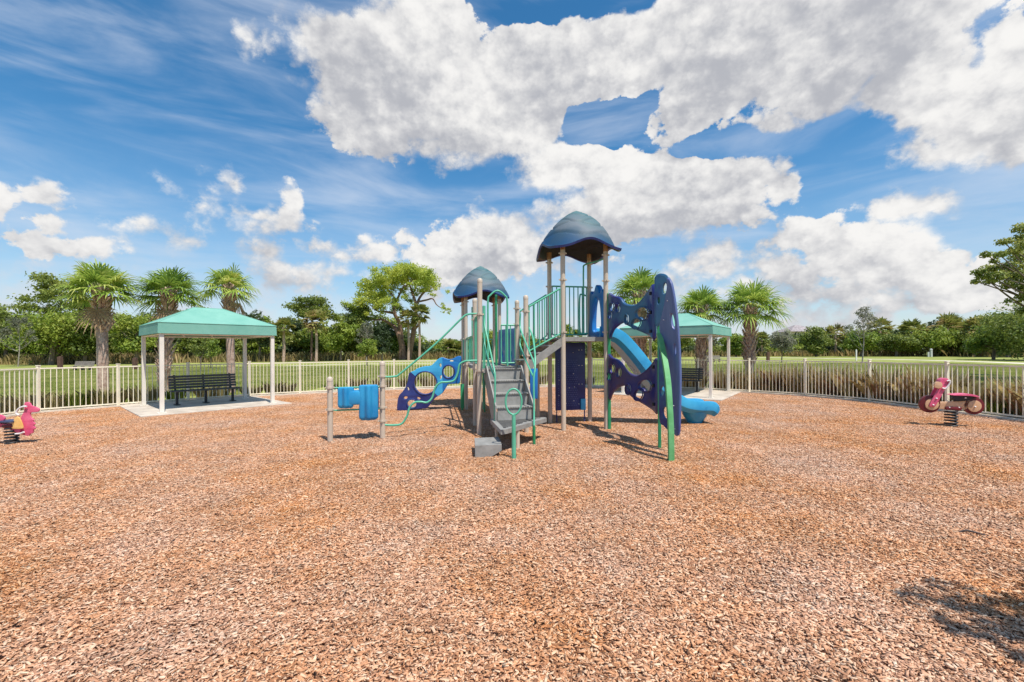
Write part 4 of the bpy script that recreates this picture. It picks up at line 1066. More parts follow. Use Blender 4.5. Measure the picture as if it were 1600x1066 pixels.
plate(pk, [(520,215),(550,175),(600,165),(640,190),(635,225),(590,285),(555,300),(530,260)], k, 1400, 570, .16, 0, M_pink, 'handlebar_cowl', bike)
mb = MB(); L_ = pk.tr([(600,200),(635,195),(630,235),(585,290),(540,288)], 1400, 570, k); 
for off in (-.1, .1): mb.tube([pk.a + pk.u * x + Vector((0, 0, z)) + pk.n * off for x, z in L_], .016, 8, smooth=5)
mb.build('handle', M_white, bike)
plate(pk, ell(487, 250, 50, 42, 14), k, 1400, 570, .05, .10, M_tanb, 'headlamp', bike)
plate(pk, [(712,385),(800,378),(900,385),(985,400),(960,420),(905,440),(850,450),(712,450)], k, 1400, 570, .12, 0, M_dark, 'tank', bike)
plate(pk, [(672,374),(720,366),(830,358),(930,368),(1000,395),(985,402),(900,388),(800,382),(700,382)], k, 1400, 570, .24, 0, M_pink, 'seat', bike)
mb = MB()
for x, y, off in ((842, 410, .068), (475, 415, .09), (435, 495, .09), (645, 530, .06), (765, 530, .06), (965, 520, .06)):
    s_, z = pk.px(1400 + x / k, 570 + y / k); q = pk.a + pk.u * s_ + pk.n * off; mb.lathe((q.x, q.y, z), [(.016, -.012), (.018, 0), (.01, .012)], 8)
mb.build('bolts', M_white, bike)
mb = MB(); s_, z = pk.px(1400 + 695 / k, 570 + 545 / k); q = pk.a + pk.u * s_; mb.box(V3(q, z), (.27, .15, .07), Matrix((pk.u, -pk.n, (0, 0, 1))).transposed(), bev=.012); mb.build('bracket', M_maroon, bike)

# fallen dark palm boot on the chips
p = G(1523, 841); mb = MB()
c_ = [p + Vector((-.09, .045, .035)), p + Vector((-.04, .03, .055)), p + Vector((.03, 0, .045)), p + Vector((.09, -.03, .03))]
mb.tube(c_, [.012, .03, .028, .006], 8, smooth=4, flat=.45); mb.tube([c_[0], c_[0] + Vector((-.03, -.015, -.02))], .006, 6)
o = mb.build('fallen_bark', mat('dark_dry_bark', (.04, .025, .022), .5, col2=(.10, .075, .07), scale=20)); tag(o, 'curled dark piece of bark lying on the wood chips at the right', 'bark')

# ------------------------------------------------------------------ palms
def palm(seed, hgt, trunk_r, crown_r, smooth_to, nleaf=34, droop=1.0, tint=None):
    rn = random.Random(seed)
    root = empty('palm_tree')
    mb = MB(); n = 22; pts = []
    bx_, by_ = rn.uniform(-.15, .15), rn.uniform(-.1, .1)
    for i in range(n):
        t = i / (n - 1); pts.append((Vector((bx_ * t * t, by_ * t * t, t * hgt - .05)), trunk_r * (1.15 if i == 0 else 1.0 - .12 * t) * (1 + rn.uniform(-.035, .035))))
    mb.tube([p for p, _ in pts], [r for _, r in pts], 14)
    tr_ = mb.build('trunk', M_ptrunk, None); tr_.parent = root
    top = pts[-1][0]
    # crosshatched leaf bases
    mb = MB(); z = smooth_to; k = 0
    while z < hgt + .12:
        for j in range(7):
            ph = k * .45 + j * 2 * math.pi / 7 + rn.uniform(-.15, .15); t = min(1, z / hgt); c = Vector((bx_ * t * t, by_ * t * t, z + rn.uniform(-.02, .02)))
            d = Vector((math.cos(ph), math.sin(ph), 0)); s = Vector((-d.y, d.x, 0)); r = trunk_r * .9
            ln = rn.uniform(.22, .38); flare = rn.uniform(.35, .85) * (1.0 + .5 * t); sk = rn.choice((-1, 1)) * rn.uniform(.2, .5)
            A = c + d * r * .8; B = A + d * ln * flare * .62 + Vector((0, 0, ln)) + s * sk * ln * .7
            w0, w1 = rn.uniform(.05, .075), rn.uniform(.02, .035)
            mb.add([A - s * w0 - d * .01, A + s * w0 - d * .01, B + s * w1, B - s * w1, A - s * w0 * .7 + d * .035, A + s * w0 * .7 + d * .035, B + s * w1 * .7 + d * .014, B - s * w1 * .7 + d * .014],
                   [(4, 5, 6, 7), (0, 1, 5, 4), (1, 2, 6, 5), (2, 3, 7, 6), (3, 0, 4, 7), (3, 2, 1, 0)])
        z += .085; k += 1
    lb = mb.build('leaf_bases', M_boot, None, smooth=False); lb.parent = tr_
    # fans
    quads = []; dead = []; stalk = MB()
    for i in range(nleaf):
        f = i / nleaf; phi = i * 2.39996 + rn.uniform(-.2, .2)
        elev = R(82) - f ** 1.1 * R(92) + rn.uniform(-.1, .1)
        brown = i >= nleaf - 1 and seed != 6
        if brown: elev = R(rn.uniform(-72, -48))
        d = Vector((math.cos(phi) * math.cos(elev), math.sin(phi) * math.cos(elev), math.sin(elev)))
        hd = Vector((math.cos(phi), math.sin(phi), 0)); s = Vector((-hd.y, hd.x, 0))
        Lp = crown_r * rn.uniform(.42, .58); p0 = top + Vector((0, 0, -.02)) + hd * .05
        p1 = p0 + d * Lp * .55 + Vector((0, 0, .05)); p2 = p0 + d * Lp + Vector((0, 0, -.12 * Lp * droop * math.cos(elev)))
        stalk.tube([p0, p1, p2], [.02, .011], 5, smooth=2)
        ax = (p2 - p1).normalized(); nrm = s.cross(ax).normalized(); nb = 22; Lf = crown_r * rn.uniform(.52, .68)
        for j in range(nb):
            u = j / (nb - 1) * 2 - 1; th = u * R(118) + rn.uniform(-.03, .03)
            L_ = Lf * (1 - .34 * abs(u) ** 1.6) * rn.uniform(.9, 1.05)
            fold = .55 * abs(math.sin(th)) 
            dirv = (ax * math.cos(th) + s * math.sin(th) + nrm * (.22 * abs(math.sin(th)) - .05)).normalized()
            q0 = p2; side = dirv.cross(nrm).normalized(); wd = .027 * rn.uniform(.8, 1.2)
            bends = rn.uniform(.15, .45) * L_ * droop
            q1 = q0 + dirv * L_ * .42 + nrm * .03; q2 = q0 + dirv * L_ * .76 + Vector((0, 0, -bends * .35)); q3 = q0 + dirv * L_ + Vector((0, 0, -bends))
            tw = nrm * wd * .5 * (1 if j % 2 else -1)
            (dead if brown else quads).extend([(q0 - side * wd * .35, q0 + side * wd * .35, q1 + side * wd + tw, q1 - side * wd), (q1 - side * wd, q1 + side * wd + tw, q2 + side * wd * .7, q2 - side * wd * .7), (q2 - side * wd * .7, q2 + side * wd * .7, q3 + side * .002, q3 - side * .002)])
    V = np.array([[tuple(v) for v in q] for q in quads]); cr_ = np_mesh('crown', V, 4, L_palm, root)
    # weld so that each blade is one island
    bm = bmesh.new(); bm.from_mesh(cr_.data); bmesh.ops.remove_doubles(bm, verts=[v for v in bm.verts], dist=1e-6); bm.to_mesh(cr_.data); bm.free()
    if dead: np_mesh('dead_fronds', np.array([[tuple(v) for v in q] for q in dead]), 4, L_dead, root)
    sk_ = stalk.build('leaf_stalks', M_pet, None); sk_.parent = cr_
    return root
PALMS = [(161, 622, 452, 15.6, .175, 1.32, 2.45, 1, 0, 'tall palm left of the left shelter with a smooth lower trunk', 1.0),
         (257, 612, 456, 17.0, .165, 1.30, .3, 2, 0, 'palm with a shaggy trunk rising behind the left end of the left shelter', 1.05),
         (361, 606, 449, 18.2, .16, 1.22, 3.3, 3, 0, 'palm with a thin open crown behind the right end of the left shelter', 1.25),
         (1002, 608, 462, 18.6, .165, 1.45, .4, 4, 0, 'palm behind the blue climber, beside the tall tower', 1.0),
         (1096, 606, 484, 19.2, .165, 1.32, .3, 5, 0, 'palm rising behind the right shelter', 1.05),
         (1171, 609, 482, 18.6, .175, 1.62, 1.0, 6, 0, 'wide crowned palm right of the right shelter', 1.05)]
for x, yb, yc, Y, tr0, cr0, sm, sd_, _, lab, dr in PALMS:
    base = AT(x, yb, Y); z = AT(x, yc, Y).z
    o = palm(sd_, z - .1, tr0, cr0, sm, nleaf=22 if sd_ == 3 else 32, droop=dr); o.location = (base.x, base.y, 0)
    tag(o, lab, 'palm', 'palms around the playground')

# ------------------------------------------------------------------ broadleaf trees, pines, far woods
def leaf_cloud(ells, n, size, rs, hollow=.55, fuzz=.0):
    """leaf quads through a list of ellipsoids (cx,cy,cz,rx,ry,rz), denser near their surface, in sub-clumps"""
    w = np.array([e[3] * e[4] * e[5] for e in ells]) ** .67; w /= w.sum()
    which = rs.choice(len(ells), n, p=w); E = np.array(ells)[which]
    d = rs.normal(size=(n, 3)); d /= np.linalg.norm(d, axis=1)[:, None]
    rr = hollow + (1 - hollow) * rs.random(n) ** .6; rr *= 1 + rs.normal(0, .06, n)
    # lumps
    lump = 1 + .16 * np.sin(d[:, 0] * 5 + which) * np.sin(d[:, 1] * 6 + 1.3 * which) + .12 * np.sin(d[:, 2] * 8 + d[:, 0] * 4)
    pos = E[:, :3] + d * E[:, 3:] * (rr * lump)[:, None]
    if fuzz: pos = pos * (1 - fuzz) + fuzz * (E[:, :3] + rs.normal(size=(n, 3)) * E[:, 3:] * .75)
    nrm = d * .7 + rs.normal(size=(n, 3)) * .6 + np.array([0, 0, .5]); nrm /= np.linalg.norm(nrm, axis=1)[:, None]
    t = rs.normal(size=(n, 3)); t -= (t * nrm).sum(1)[:, None] * nrm; t /= np.linalg.norm(t, axis=1)[:, None]; b_ = np.cross(nrm, t)
    s = size * rs.uniform(.6, 1.4, n)[:, None]
    return np.stack([pos - t * s, pos - b_ * s * .55, pos + t * s, pos + b_ * s * .55], 1)
def clumps(center, R_, n, r, rs, squash=.7):
    out = []
    for _ in range(n):
        d = rs.normal(size=3); d /= np.linalg.norm(d); k = rs.random() ** .45
        p = np.array(center) + d * np.array(R_) * k; q = r * rs.uniform(.6, 1.35)
        out.append((p[0], p[1], p[2], q, q, q * squash))
    return out
def limbs(mb, base, targets, r0, seed, wob=.25):
    rn = random.Random(seed)
    for t in targets:
        a = Vector(base); b_ = Vector(t); L_ = (b_ - a).length
        mid = a.lerp(b_, .45) + Vector((rn.uniform(-1, 1), rn.uniform(-1, 1), rn.uniform(.0, .6))) * L_ * wob * .5
        mb.tube([a, mid, b_], [r0, r0 * .22], 6, smooth=4)
def broad(seed, h, w, mat_l, dens=1.0, leaf=.2, trunk=None, low=.12, name='broadleaf_tree'):
    rs = np.random.default_rng(seed); root = empty(name)
    cl = clumps((0, 0, h * (.5 + low / 2)), (w / 2 * .8, w / 2 * .8, h * (.5 - low / 2) * .85), 26, w * .17, rs)
    n = int(6000 * dens); V = leaf_cloud(cl, n, leaf * .95, rs, .5, .3); V[:, :, 2] = np.maximum(V[:, :, 2], .05)
    cr_ = np_mesh('crown', V, 4, mat_l, root)
    mb = MB(); tw = trunk or w * .03
    mb.tube([(0, 0, -.1), (w * .02, 0, h * .3), (0, w * .02, h * .55)], [tw, tw * .6], 8, smooth=3)
    limbs(mb, (w * .01, 0, h * .3), [(c[0] * .8, c[1] * .8, c[2]) for c in cl[:9]], tw * .5, seed)
    t_ = mb.build('trunk', M_bark, None); t_.parent = root
    return root
def pine(seed, h, w, forks=None, dens=1.0, mat_l=None, crown_lo=.5, leaf=.22, tr=.25, nb=16):
    rs = np.random.default_rng(seed); rn = random.Random(seed); root = empty('pine_tree'); mb = MB()
    tops = forks or [(w * .05, 0, h * .9)]; cl = []
    for tx, ty, tz in tops:
        mb.tube([(0, 0, -.1), (tx * .25 + rn.uniform(-.3, .3), ty * .3, tz * .35), (tx * .7, ty * .7, tz * .7), (tx, ty, tz)], [tr, tr * .25], 9, smooth=5)
    for i in range(nb):
        t = i / (nb - 1); ph = i * 2.4 + rn.uniform(-.3, .3); z = h * (crown_lo + (1 - crown_lo) * t * .93)
        rad = w / 2 * (1 - .55 * max(0, t - .35)) * rn.uniform(.35, .95); tx, ty, tz = tops[i % len(tops)]
        k = min(1, z / tz); a = Vector((tx * k * .85, ty * k * .85, z - rad * .35)); e_ = Vector((tx * k * .6 + math.cos(ph) * rad, ty * k * .6 + math.sin(ph) * rad, z))
        mb.tube([a, a.lerp(e_, .5) + Vector((0, 0, -.06 * rad)), e_], [tr * .3, tr * .06], 6, smooth=3)
        for _ in range(3):
            q = rn.uniform(.09, .15) * w; o_ = e_ + Vector((rn.uniform(-1, 1), rn.uniform(-1, 1), rn.uniform(-.1, .35))) * q * 1.1; cl.append((o_.x, o_.y, o_.z, q, q, q * .5))
    V = leaf_cloud(cl, int(6800 * dens), leaf * .85, rs, .2, .7); np_mesh('crown', V, 4, mat_l or L_pine, root)
    t_ = mb.build('trunk', M_pbark, None); t_.parent = root
    return root
def farpalm(seed, h, r=1.9, name='cabbage_palm'):
    rs = np.random.default_rng(seed); root = empty(name); quads = []
    for i in range(34):
        ph = rs.uniform(0, 2 * math.pi); el_ = R(80) - (i / 34) * R(130); d = np.array([math.cos(ph) * math.cos(el_), math.sin(ph) * math.cos(el_), math.sin(el_)])
        c = np.array([0, 0, h]) + d * r * .55; s = np.array([-math.sin(ph), math.cos(ph), 0])
        for j in range(11):
            th = (j / 10 * 2 - 1) * R(100); v = d * math.cos(th) + s * math.sin(th) + rs.normal(size=3) * .08; p_ = np.cross(v, np.cross(d, s)); p_ /= np.linalg.norm(p_) + 1e-6
            L_ = r * .5 * rs.uniform(.8, 1.1); e_ = c + v * L_ + np.array([0, 0, -.18 * L_]); w_ = .17
            quads.append((c - p_ * .02, c + v * L_ * .5 - p_ * w_, e_, c + v * L_ * .5 + p_ * w_))
    np_mesh('crown', np.array(quads), 4, L_saw, root)
    mb = MB(); mb.tube([(0, 0, -.1), (.1, 0, h * .5), (0, 0, h)], [.24, .2], 8, smooth=3); t_ = mb.build('trunk', M_ptrunk, None); t_.parent = root
    return root
def bare(seed, h, w, leafy=.0):
    rn = random.Random(seed); root = empty('bare_tree'); mb = MB(); mb.tube([(0, 0, -.1), (.05 * w, 0, h * .5), (0, 0, h)], [h * .012, .012], 7, smooth=4); tips = []
    for i in range(26):
        z = h * rn.uniform(.25, .95); ph = rn.uniform(0, 6.28); L_ = w / 2 * (1.1 - z / h) * rn.uniform(.7, 1.3) + .2; e_ = Vector((math.cos(ph) * L_, math.sin(ph) * L_, z + L_ * .9))
        mb.tube([(0, 0, z), (e_.x * .5, e_.y * .5, z + L_ * .3), e_], [h * .004, .01], 5, smooth=2); tips.append(e_)
        for _ in range(3):
            q = e_.lerp(Vector((0, 0, z)), rn.uniform(.1, .6)); mb.tube([q, q + Vector((rn.uniform(-1, 1), rn.uniform(-1, 1), rn.uniform(.2, 1))) * L_ * .35], [.014, .006], 4)
    t_ = mb.build('trunk', M_greyw, None); t_.parent = root
    if leafy:
        rs = np.random.default_rng(seed); np_mesh('crown', leaf_cloud([(q.x, q.y, q.z, w * .09, w * .09, w * .09) for q in tips], int(1500 * leafy), .09 * max(1, h / 6), rs, .1), 4, L_grey, root)
    return root

# far wood: one mass following the tree line
LINE = [(-250, 460, 70), (0, 462, 72), (60, 478, 72), (130, 480, 73), (220, 482, 76), (310, 474, 78), (370, 488, 80), (410, 484, 82), (450, 492, 84), (510, 482, 86), (560, 468, 88), (600, 480, 92), (650, 520, 96), (700, 520, 98), (760, 520, 100), (840, 526, 103), (960, 524, 106), (1060, 515, 108), (1120, 528, 108), (1180, 517, 108), (1230, 524, 108), (1290, 512, 106), (1340, 504, 104), (1400, 500, 100), (1470, 494, 96), (1520, 490, 92), (1600, 478, 86), (1850, 470, 76)]
def line_at(x):
    for (x0, y0, d0), (x1, y1, d1) in zip(LINE, LINE[1:]):
        if x0 <= x <= x1:
            t = (x - x0) / (x1 - x0); return y0 + (y1 - y0) * t, d0 + (d1 - d0) * t
rs = np.random.default_rng(11); chunks = {0: [], 1: [], 2: []}; x = -240
while x < 1840:
    yt, d = line_at(x)
    for row in range(3):
        xx = x + rs.uniform(-10, 10); dd = d + row * 3.2 + rs.uniform(-1, 1); top = AT(xx, yt + rs.uniform(-2, 12) + (8 if row == 0 else 0) * rs.random() * 2, dd).z
        if row == 0: top *= rs.uniform(.45, .9)
        w = rs.uniform(4.2, 6.5); p = AT(xx, 500, dd)
        cl = clumps((p.x, dd, top * .52), (w / 2 * .85, w / 2 * .8, top * .42), 13, w * .2, rs, .8)
        n = 1500 if row == 0 else 1000
        V = leaf_cloud(cl, n, .27, rs); V[:, :, 2] = np.maximum(V[:, :, 2], .02)
        chunks[int(rs.integers(0, 3))].append(V)
    x += 16
for k_, (nm, m_) in enumerate((('far_woodland', L_oak), ('far_woodland', L_bright), ('far_woodland', L_dark))):
    o = np_mesh(nm, np.concatenate(chunks[k_]), 4, m_); tag(o, kind='stuff')
# dry reeds in front of the wood
def blades(name, pts, h0, h1, w, m_, rs, spread=.35):
    n = len(pts); hh = rs.uniform(h0, h1, n); ph = rs.uniform(0, 2 * math.pi, n); side = np.c_[np.cos(ph), np.sin(ph), np.zeros(n)] * w
    ln = rs.normal(0, spread, (n, 2)) * hh[:, None]; P0 = np.array(pts); P1 = P0 + np.c_[ln * .35, hh * .6]; P2 = P0 + np.c_[ln, hh]
    V = np.stack([P0 - side, P0 + side, P1 + side * .8, P2, P1 - side * .8], 1)
    return np_mesh(name, V, 5, m_)
P_ = []
for _ in range(15000):
    x = rs.uniform(-240, 1840)
    if x > 770 and rs.random() < .62: continue
    _, d = line_at(x); d = d - 3.2 - abs(rs.normal(0, 1.7)); p = AT(x, 550, d); P_.append((p.x, d, 0))
o = blades('dry_reeds', P_, .7, 1.9, .09, L_reed, rs); tag(o, kind='stuff')

def put(o, x, Y, label, cat='tree', group=None, rz=0, sc=1):
    p = AT(x, 550, Y); o.location = (p.x, Y, 0); o.rotation_euler.z = rz; o.scale = (sc, sc, sc); tag(o, label, cat, group); return o
def hz(x, y, Y): return AT(x, y, Y).z
put(pine(21, hz(90, 431, 66), 8.6, dens=1.15, crown_lo=.52, nb=18), 92, 66, 'tall pine with flat layered boughs above the trees at the far left')
put(broad(22, hz(90, 478, 64), 12, L_bright, 1.5, .2), 80, 63, 'bright bushy tree below the tall pine at the far left')
put(broad(23, hz(10, 457, 66), 8, L_oak, 1.1, .2), 8, 68, 'round dark crowned tree at the left edge of the photo')
put(bare(24, hz(28, 500, 55), 4.5, 1.6), 28, 56, 'pale grey half bare tree at the left edge', group=None)
put(broad(25, hz(150, 480, 64), 8, L_oak, 1.1, .2), 132, 65, 'dense green tree just left of the tall left palm')
put(broad(26, hz(215, 482, 66), 8, L_bright, 1.1, .2), 212, 66, 'leafy tree between the two left palms')
put(broad(27, hz(320, 466, 74), 8.5, L_oak, .9, .22), 318, 74, 'broad pale green tree above the left shelter roof')
put(broad(28, hz(405, 480, 74), 6.0, L_dark, .9, .2), 405, 76, 'dome shaped dark tree right of the thin crowned palm')
put(pine(29, hz(487, 466, 78), 7.5, dens=.9, crown_lo=.72, nb=14), 486, 79, 'flat topped pine left of the great spreading pine')
put(farpalm(30, hz(492, 503, 74), 2.5), 494, 74, 'wide cabbage palm standing below the flat topped pine', 'palm')
put(farpalm(31, hz(446, 512, 74), 2.0), 443, 74, 'cabbage palm at the wood edge left of the flat topped pine', 'palm')
put(broad(32, hz(530, 486, 78), 6.5, L_bright, 1.0, .2), 532, 79, 'yellow green tree between the flat topped pine and the great pine')
put(broad(33, hz(565, 462, 82), 6.5, L_oak, 1.0, .2), 563, 84, 'tall dense tree touching the left side of the great pine')
put(bare(34, hz(572, 505, 74), 4, .9), 572, 74, 'bare grey shrubby tree left of the dark cedar')
put(broad(35, hz(595, 498, 76), 4.2, L_dark, 1.2, .16, low=.05), 597, 76, 'narrow blackish cedar left of the great pine trunk')
# great spreading pine
def great_pine():
    Y = 86; rn = random.Random(5); rs_ = np.random.default_rng(6); root = empty('pine_tree'); c0 = AT(632, 550, Y)
    def L2(x, y, dy=0): p = AT(x, y, Y); return Vector((p.x - c0.x, dy, p.z))
    mb = MB(); T = lambda pts, r0, r1: mb.tube(pts, [r0, r1], 8, smooth=5)
    T([L2(629, 562), L2(628, 540), L2(622, 520), L2(612, 508, 1)], .75, .35)
    T([L2(627, 530), L2(624, 505), L2(618, 488, -1), L2(622, 465), L2(632, 445)], .5, .14)
    T([L2(612, 508, 1), L2(598, 500), L2(585, 500), L2(573, 498)], .3, .1)
    T([L2(619, 490), L2(605, 488, -1), L2(590, 486), L2(578, 476)], .28, .08)
    T([L2(637, 562, .5), L2(641, 545), L2(646, 520), L2(648, 500)], .6, .42)
    T([L2(648, 500), L2(650, 478), L2(642, 455, 1), L2(636, 435)], .4, .12)
    T([L2(650, 480), L2(656, 465), L2(668, 455, -1), L2(680, 448)], .3, .1)
    T([L2(652, 472), L2(665, 468, 1), L2(676, 467), L2(682, 476), L2(690, 482)], .2, .07)
    T([L2(620, 470), L2(608, 455), L2(598, 448)], .2, .07); T([L2(633, 448), L2(645, 438), L2(655, 430)], .18, .06)
    T([L2(646, 515, 1), L2(655, 505), L2(652, 490)], .25, .1)
    spots = [(570,452,9),(560,460,7),(583,441,9),(595,432,10),(608,424,11),(622,419,12),(636,417,12),(650,419,12),(662,426,11),(672,434,9),(680,443,8),(588,452,10),(604,442,11),(618,436,11),(600,460,10),(612,470,9),(580,468,9),(566,474,8),(590,478,8),(628,450,8),(660,442,9),(650,452,8),(668,458,6),(690,450,5),(696,476,5),(700,482,4),(622,482,7),(640,470,6),(655,478,7),(557,482,7),(574,488,6),(636,488,5),(606,484,5),(645,428,12),(630,428,12),(615,430,11),(600,438,11),(657,436,11),(590,462,11),(575,462,10),(598,470,9),(664,450,8),(642,462,7)]
    cl = []
    for x, y, r in spots:
        for _ in range(4):
            p = L2(x + rn.uniform(-9, 9), y + rn.uniform(-4, 7), rn.uniform(-5, 5)); q = r * Y / F * .8 * rn.uniform(.6, 1.1) * rn.uniform(.7, 1.1); cl.append((p.x, p.y, p.z, q, q, q * .75))
    np_mesh('crown', leaf_cloud(cl, 33000, .17, rs_, .0, .8), 4, L_glow, root)
    t_ = mb.build('trunk', M_pbark, None); t_.parent = root
    root.location = (c0.x, Y, 0); tag(root, 'great spreading pine with twisting forked trunks left of the small tower', 'tree')
great_pine()
put(farpalm(37, hz(640, 500, 84), 2.2), 638, 83, 'cabbage palm with drooping dead fans between the great pine trunks', 'palm')
put(farpalm(38, hz(655, 492, 84), 2.3), 655, 82.5, 'cabbage palm touching the right trunk of the great pine', 'palm')
for i, (x, yt, r, lab) in enumerate(((722, 536, 2.2, 'low cabbage palm just left of the small tower posts'), (700, 533, 2.3, 'low cabbage palm right of the great pine'), (1000, 527, 2.6, 'cabbage palm far behind the slide'), (1305, 512, 3.0, 'cabbage palm left of the half bare sapling on the field'),
    (1375, 503, 3.4, 'cabbage palm with bushy head in the middle of the right wood'), (1425, 505, 3.2, 'cabbage palm in the wood between the bare sapling and the tallest right palm'), (1480, 497, 3.6, 'tallest cabbage palm in the right wood, above the white utility post'), (1532, 500, 3.2, 'cabbage palm with brown skirt under the overhanging tree'), (1190, 522, 2.4, 'cabbage palm in the wood just right of the wide crowned palm'))):
    Y = line_at(x)[1] - 4; put(farpalm(50 + i, hz(x, yt, Y) - r * .6, r), x, Y, lab, 'palm')
for i, (x, yt, w, Y, m_, lab) in enumerate(((768, 515, 8, 92, L_bright, 'bushy tree seen between the posts of the small tower'), (830, 520, 8, 94, L_oak, 'bushy tree seen below the sloping green railing'), (893, 505, 7, 92, L_bright, 'tall tree seen through the railing of the high deck'), (945, 516, 8, 96, L_oak, 'bushy tree seen through the tall tower beside the slide'),
    (1060, 512, 7, 98, L_oak, 'dark tree right of the blue climber under the shelter roof'), (1150, 520, 7, 98, L_bright, 'tree between the right shelter and the wide crowned palm'), (1275, 512, 8, 96, L_oak, 'rounded tree just right of the distant grey roof'), (1345, 520, 8, 94, L_bright, 'light green tree behind the half bare sapling'),
    (1400, 522, 9, 92, L_oak, 'dense dark bush tree behind the field path'), (1455, 515, 9, 90, L_bright, 'yellow green tree left of the white utility post'), (1510, 512, 8, 88, L_oak, 'dark tree behind the white utility post'), (1575, 482, 10, 80, L_oak, 'tall dense tree at the far right under the overhanging branch'))):
    put(broad(70 + i, hz(x, yt, Y), w, m_, 1.1, .22), x, Y, lab)
put(broad(90, hz(1221, 512, 56), 3.9, L_grey, .45, .13, .07, .28, 'young_tree'), 1221, 56, 'young tree on the far lawn just left of the distant grey roof')
put(bare(91, hz(1347, 484, 50), 4.2, 1.0), 1347, 50, 'tall half bare sapling on the lawn right of the distant roof')
put(broad(92, hz(313, 522, 38), 2.0, L_oak, .22, .085, .05, .3, 'young_tree'), 313, 38, 'young tree with a slender trunk seen through the left shelter')
put(broad(93, hz(329, 528, 46), 2.2, L_bright, .2, .1, .05, .3, 'young_tree'), 329, 46, 'pale young tree just right of another young tree in the left shelter view')
put(broad(94, hz(572, 528, 50), 3.0, L_bright, .4, .11, .07, .3, 'young_tree'), 573, 52, 'young tree on the lawn in front of the bare grey shrub')
# near tree reaching in on the right and one out of frame that shades the corner
def near_tree(loc, h, cl, n, leaf, label, seed, tr=.22, z0=2):
    rs_ = np.random.default_rng(seed); root = empty('oak_tree', (0, 0, 0)); V = leaf_cloud(cl, n, leaf, rs_, .15); np_mesh('crown', V, 4, L_oak, root)
    mb = MB(); mb.tube([(0, 0, -.1), (.1, 0, h * .35), (0, .1, h * .6)], [tr, tr * .6], 10, smooth=4); limbs(mb, (.06, 0, h * .33), [c[:3] for c in cl], tr * .42, seed, .2)
    t_ = mb.build('trunk', M_bark, None); t_.parent = root; root.location = loc; tag(root, label, 'tree')
Yn = 22; bx0 = AT(1690, 550, Yn)
cl = []
for x, y, r, dy in ((1530, 425, 8, 0), (1525, 440, 6, .2), (1540, 398, 7, 0), (1570, 378, 9, 0), (1596, 356, 10, .2), (1535, 432, 8, 0), (1548, 420, 11, .5), (1560, 432, 12, -.3), (1575, 418, 13, .2), (1590, 432, 15, 0), (1600, 400, 16, .6), (1585, 392, 9, 0), (1562, 398, 8, -.4), (1596, 372, 12, .3), (1606, 450, 14, 0), (1598, 465, 10, .4), (1545, 440, 7, .3), (1620, 420, 26, 0), (1640, 380, 30, .6), (1650, 450, 28, -.6), (1680, 400, 36, 0), (1700, 360, 30, 1), (1730, 430, 36, 0), (1610, 380, 14, -.5), (1578, 445, 10, 0), (1553, 408, 6, 0), (1600, 485, 8, 0), (1575, 470, 5, 0)):
    p = AT(x, y, Yn + dy * 2); q = r * Yn / F; cl.append((p.x - bx0.x, p.y - Yn, p.z, q * 1.05, q * 1.4, q * .75))
near_tree((bx0.x, Yn, 0), hz(1690, 360, Yn), cl, 26000, .066, 'oak whose small leaved branches reach in at the right edge', 41)
put(broad(95, hz(1600, 462, 58), 13, L_oak, 2.0, .17, low=.04), 1625, 58, 'large dense dark tree filling the right edge below the overhanging oak')
put(broad(96, hz(1560, 505, 62), 7, L_bright, 1.2, .17, low=.04), 1552, 64, 'bushy tree left of the large dense tree at the right edge')
rs5 = np.random.default_rng(9)
cl = clumps((0, 0, 5.2), (1.9, 1.7, 1.1), 22, .42, rs5, .7)
near_tree((6.1, -.35, 0), 6.5, cl, 4800, .07, 'oak beside the camera whose shade falls on the mulch at lower right', 43)

# ------------------------------------------------------------------ grasses behind the fence
def ring_point(x):                                 # point on the fence line for a pixel column
    for a_, b_, (xa, _), (xb, _) in zip(fpts, fpts[1:], FP, FP[1:]):
        if xa <= x <= xb: t = (x - xa) / (xb - xa); return a_.lerp(b_, t)
def tuft(seed, h, r, mb_, n=420, m2=None):
    rs_ = np.random.default_rng(seed); root = empty('grass_clump')
    def mk(n, h0, h1, sp, m_, nm, z0=0):
        a_ = rs_.uniform(0, 6.283, n); rr = rs_.random(n) ** .7 * r * .45; P0 = np.c_[np.cos(a_) * rr, np.sin(a_) * rr, np.full(n, z0)]
        hh = rs_.uniform(h0, h1, n); out = np.c_[np.cos(a_), np.sin(a_)] * (rs_.random(n)[:, None] * sp) + rs_.normal(0, .08, (n, 2))
        P1 = P0 + np.c_[out * .35 * hh[:, None], hh * .62]; P2 = P0 + np.c_[out * hh[:, None], hh * rs_.uniform(.85, 1.0, n)]
        s_ = np.c_[-np.sin(a_), np.cos(a_), np.zeros(n)] * .006
        V = np.stack([P0 - s_, P0 + s_, P1 + s_ * .9, P2, P1 - s_ * .9], 1); return np_mesh(nm, V, 5, m_, root)
    mk(n, h * .5, h * .85, .55, mb_, 'blades'); 
    if m2: mk(n // 3, h * .8, h * 1.1, .5, m2, 'seed_heads')
    return root
protos = [tuft(1, 1.15, .8, L_red, 650, L_blond), tuft(2, 1.0, .75, L_red, 560, L_blond), tuft(3, .75, .7, L_blond, 300, None), tuft(4, .6, .5, L_bright, 260, None)]
for p_ in protos: p_.location = (0, -60, 0)
T_ = []
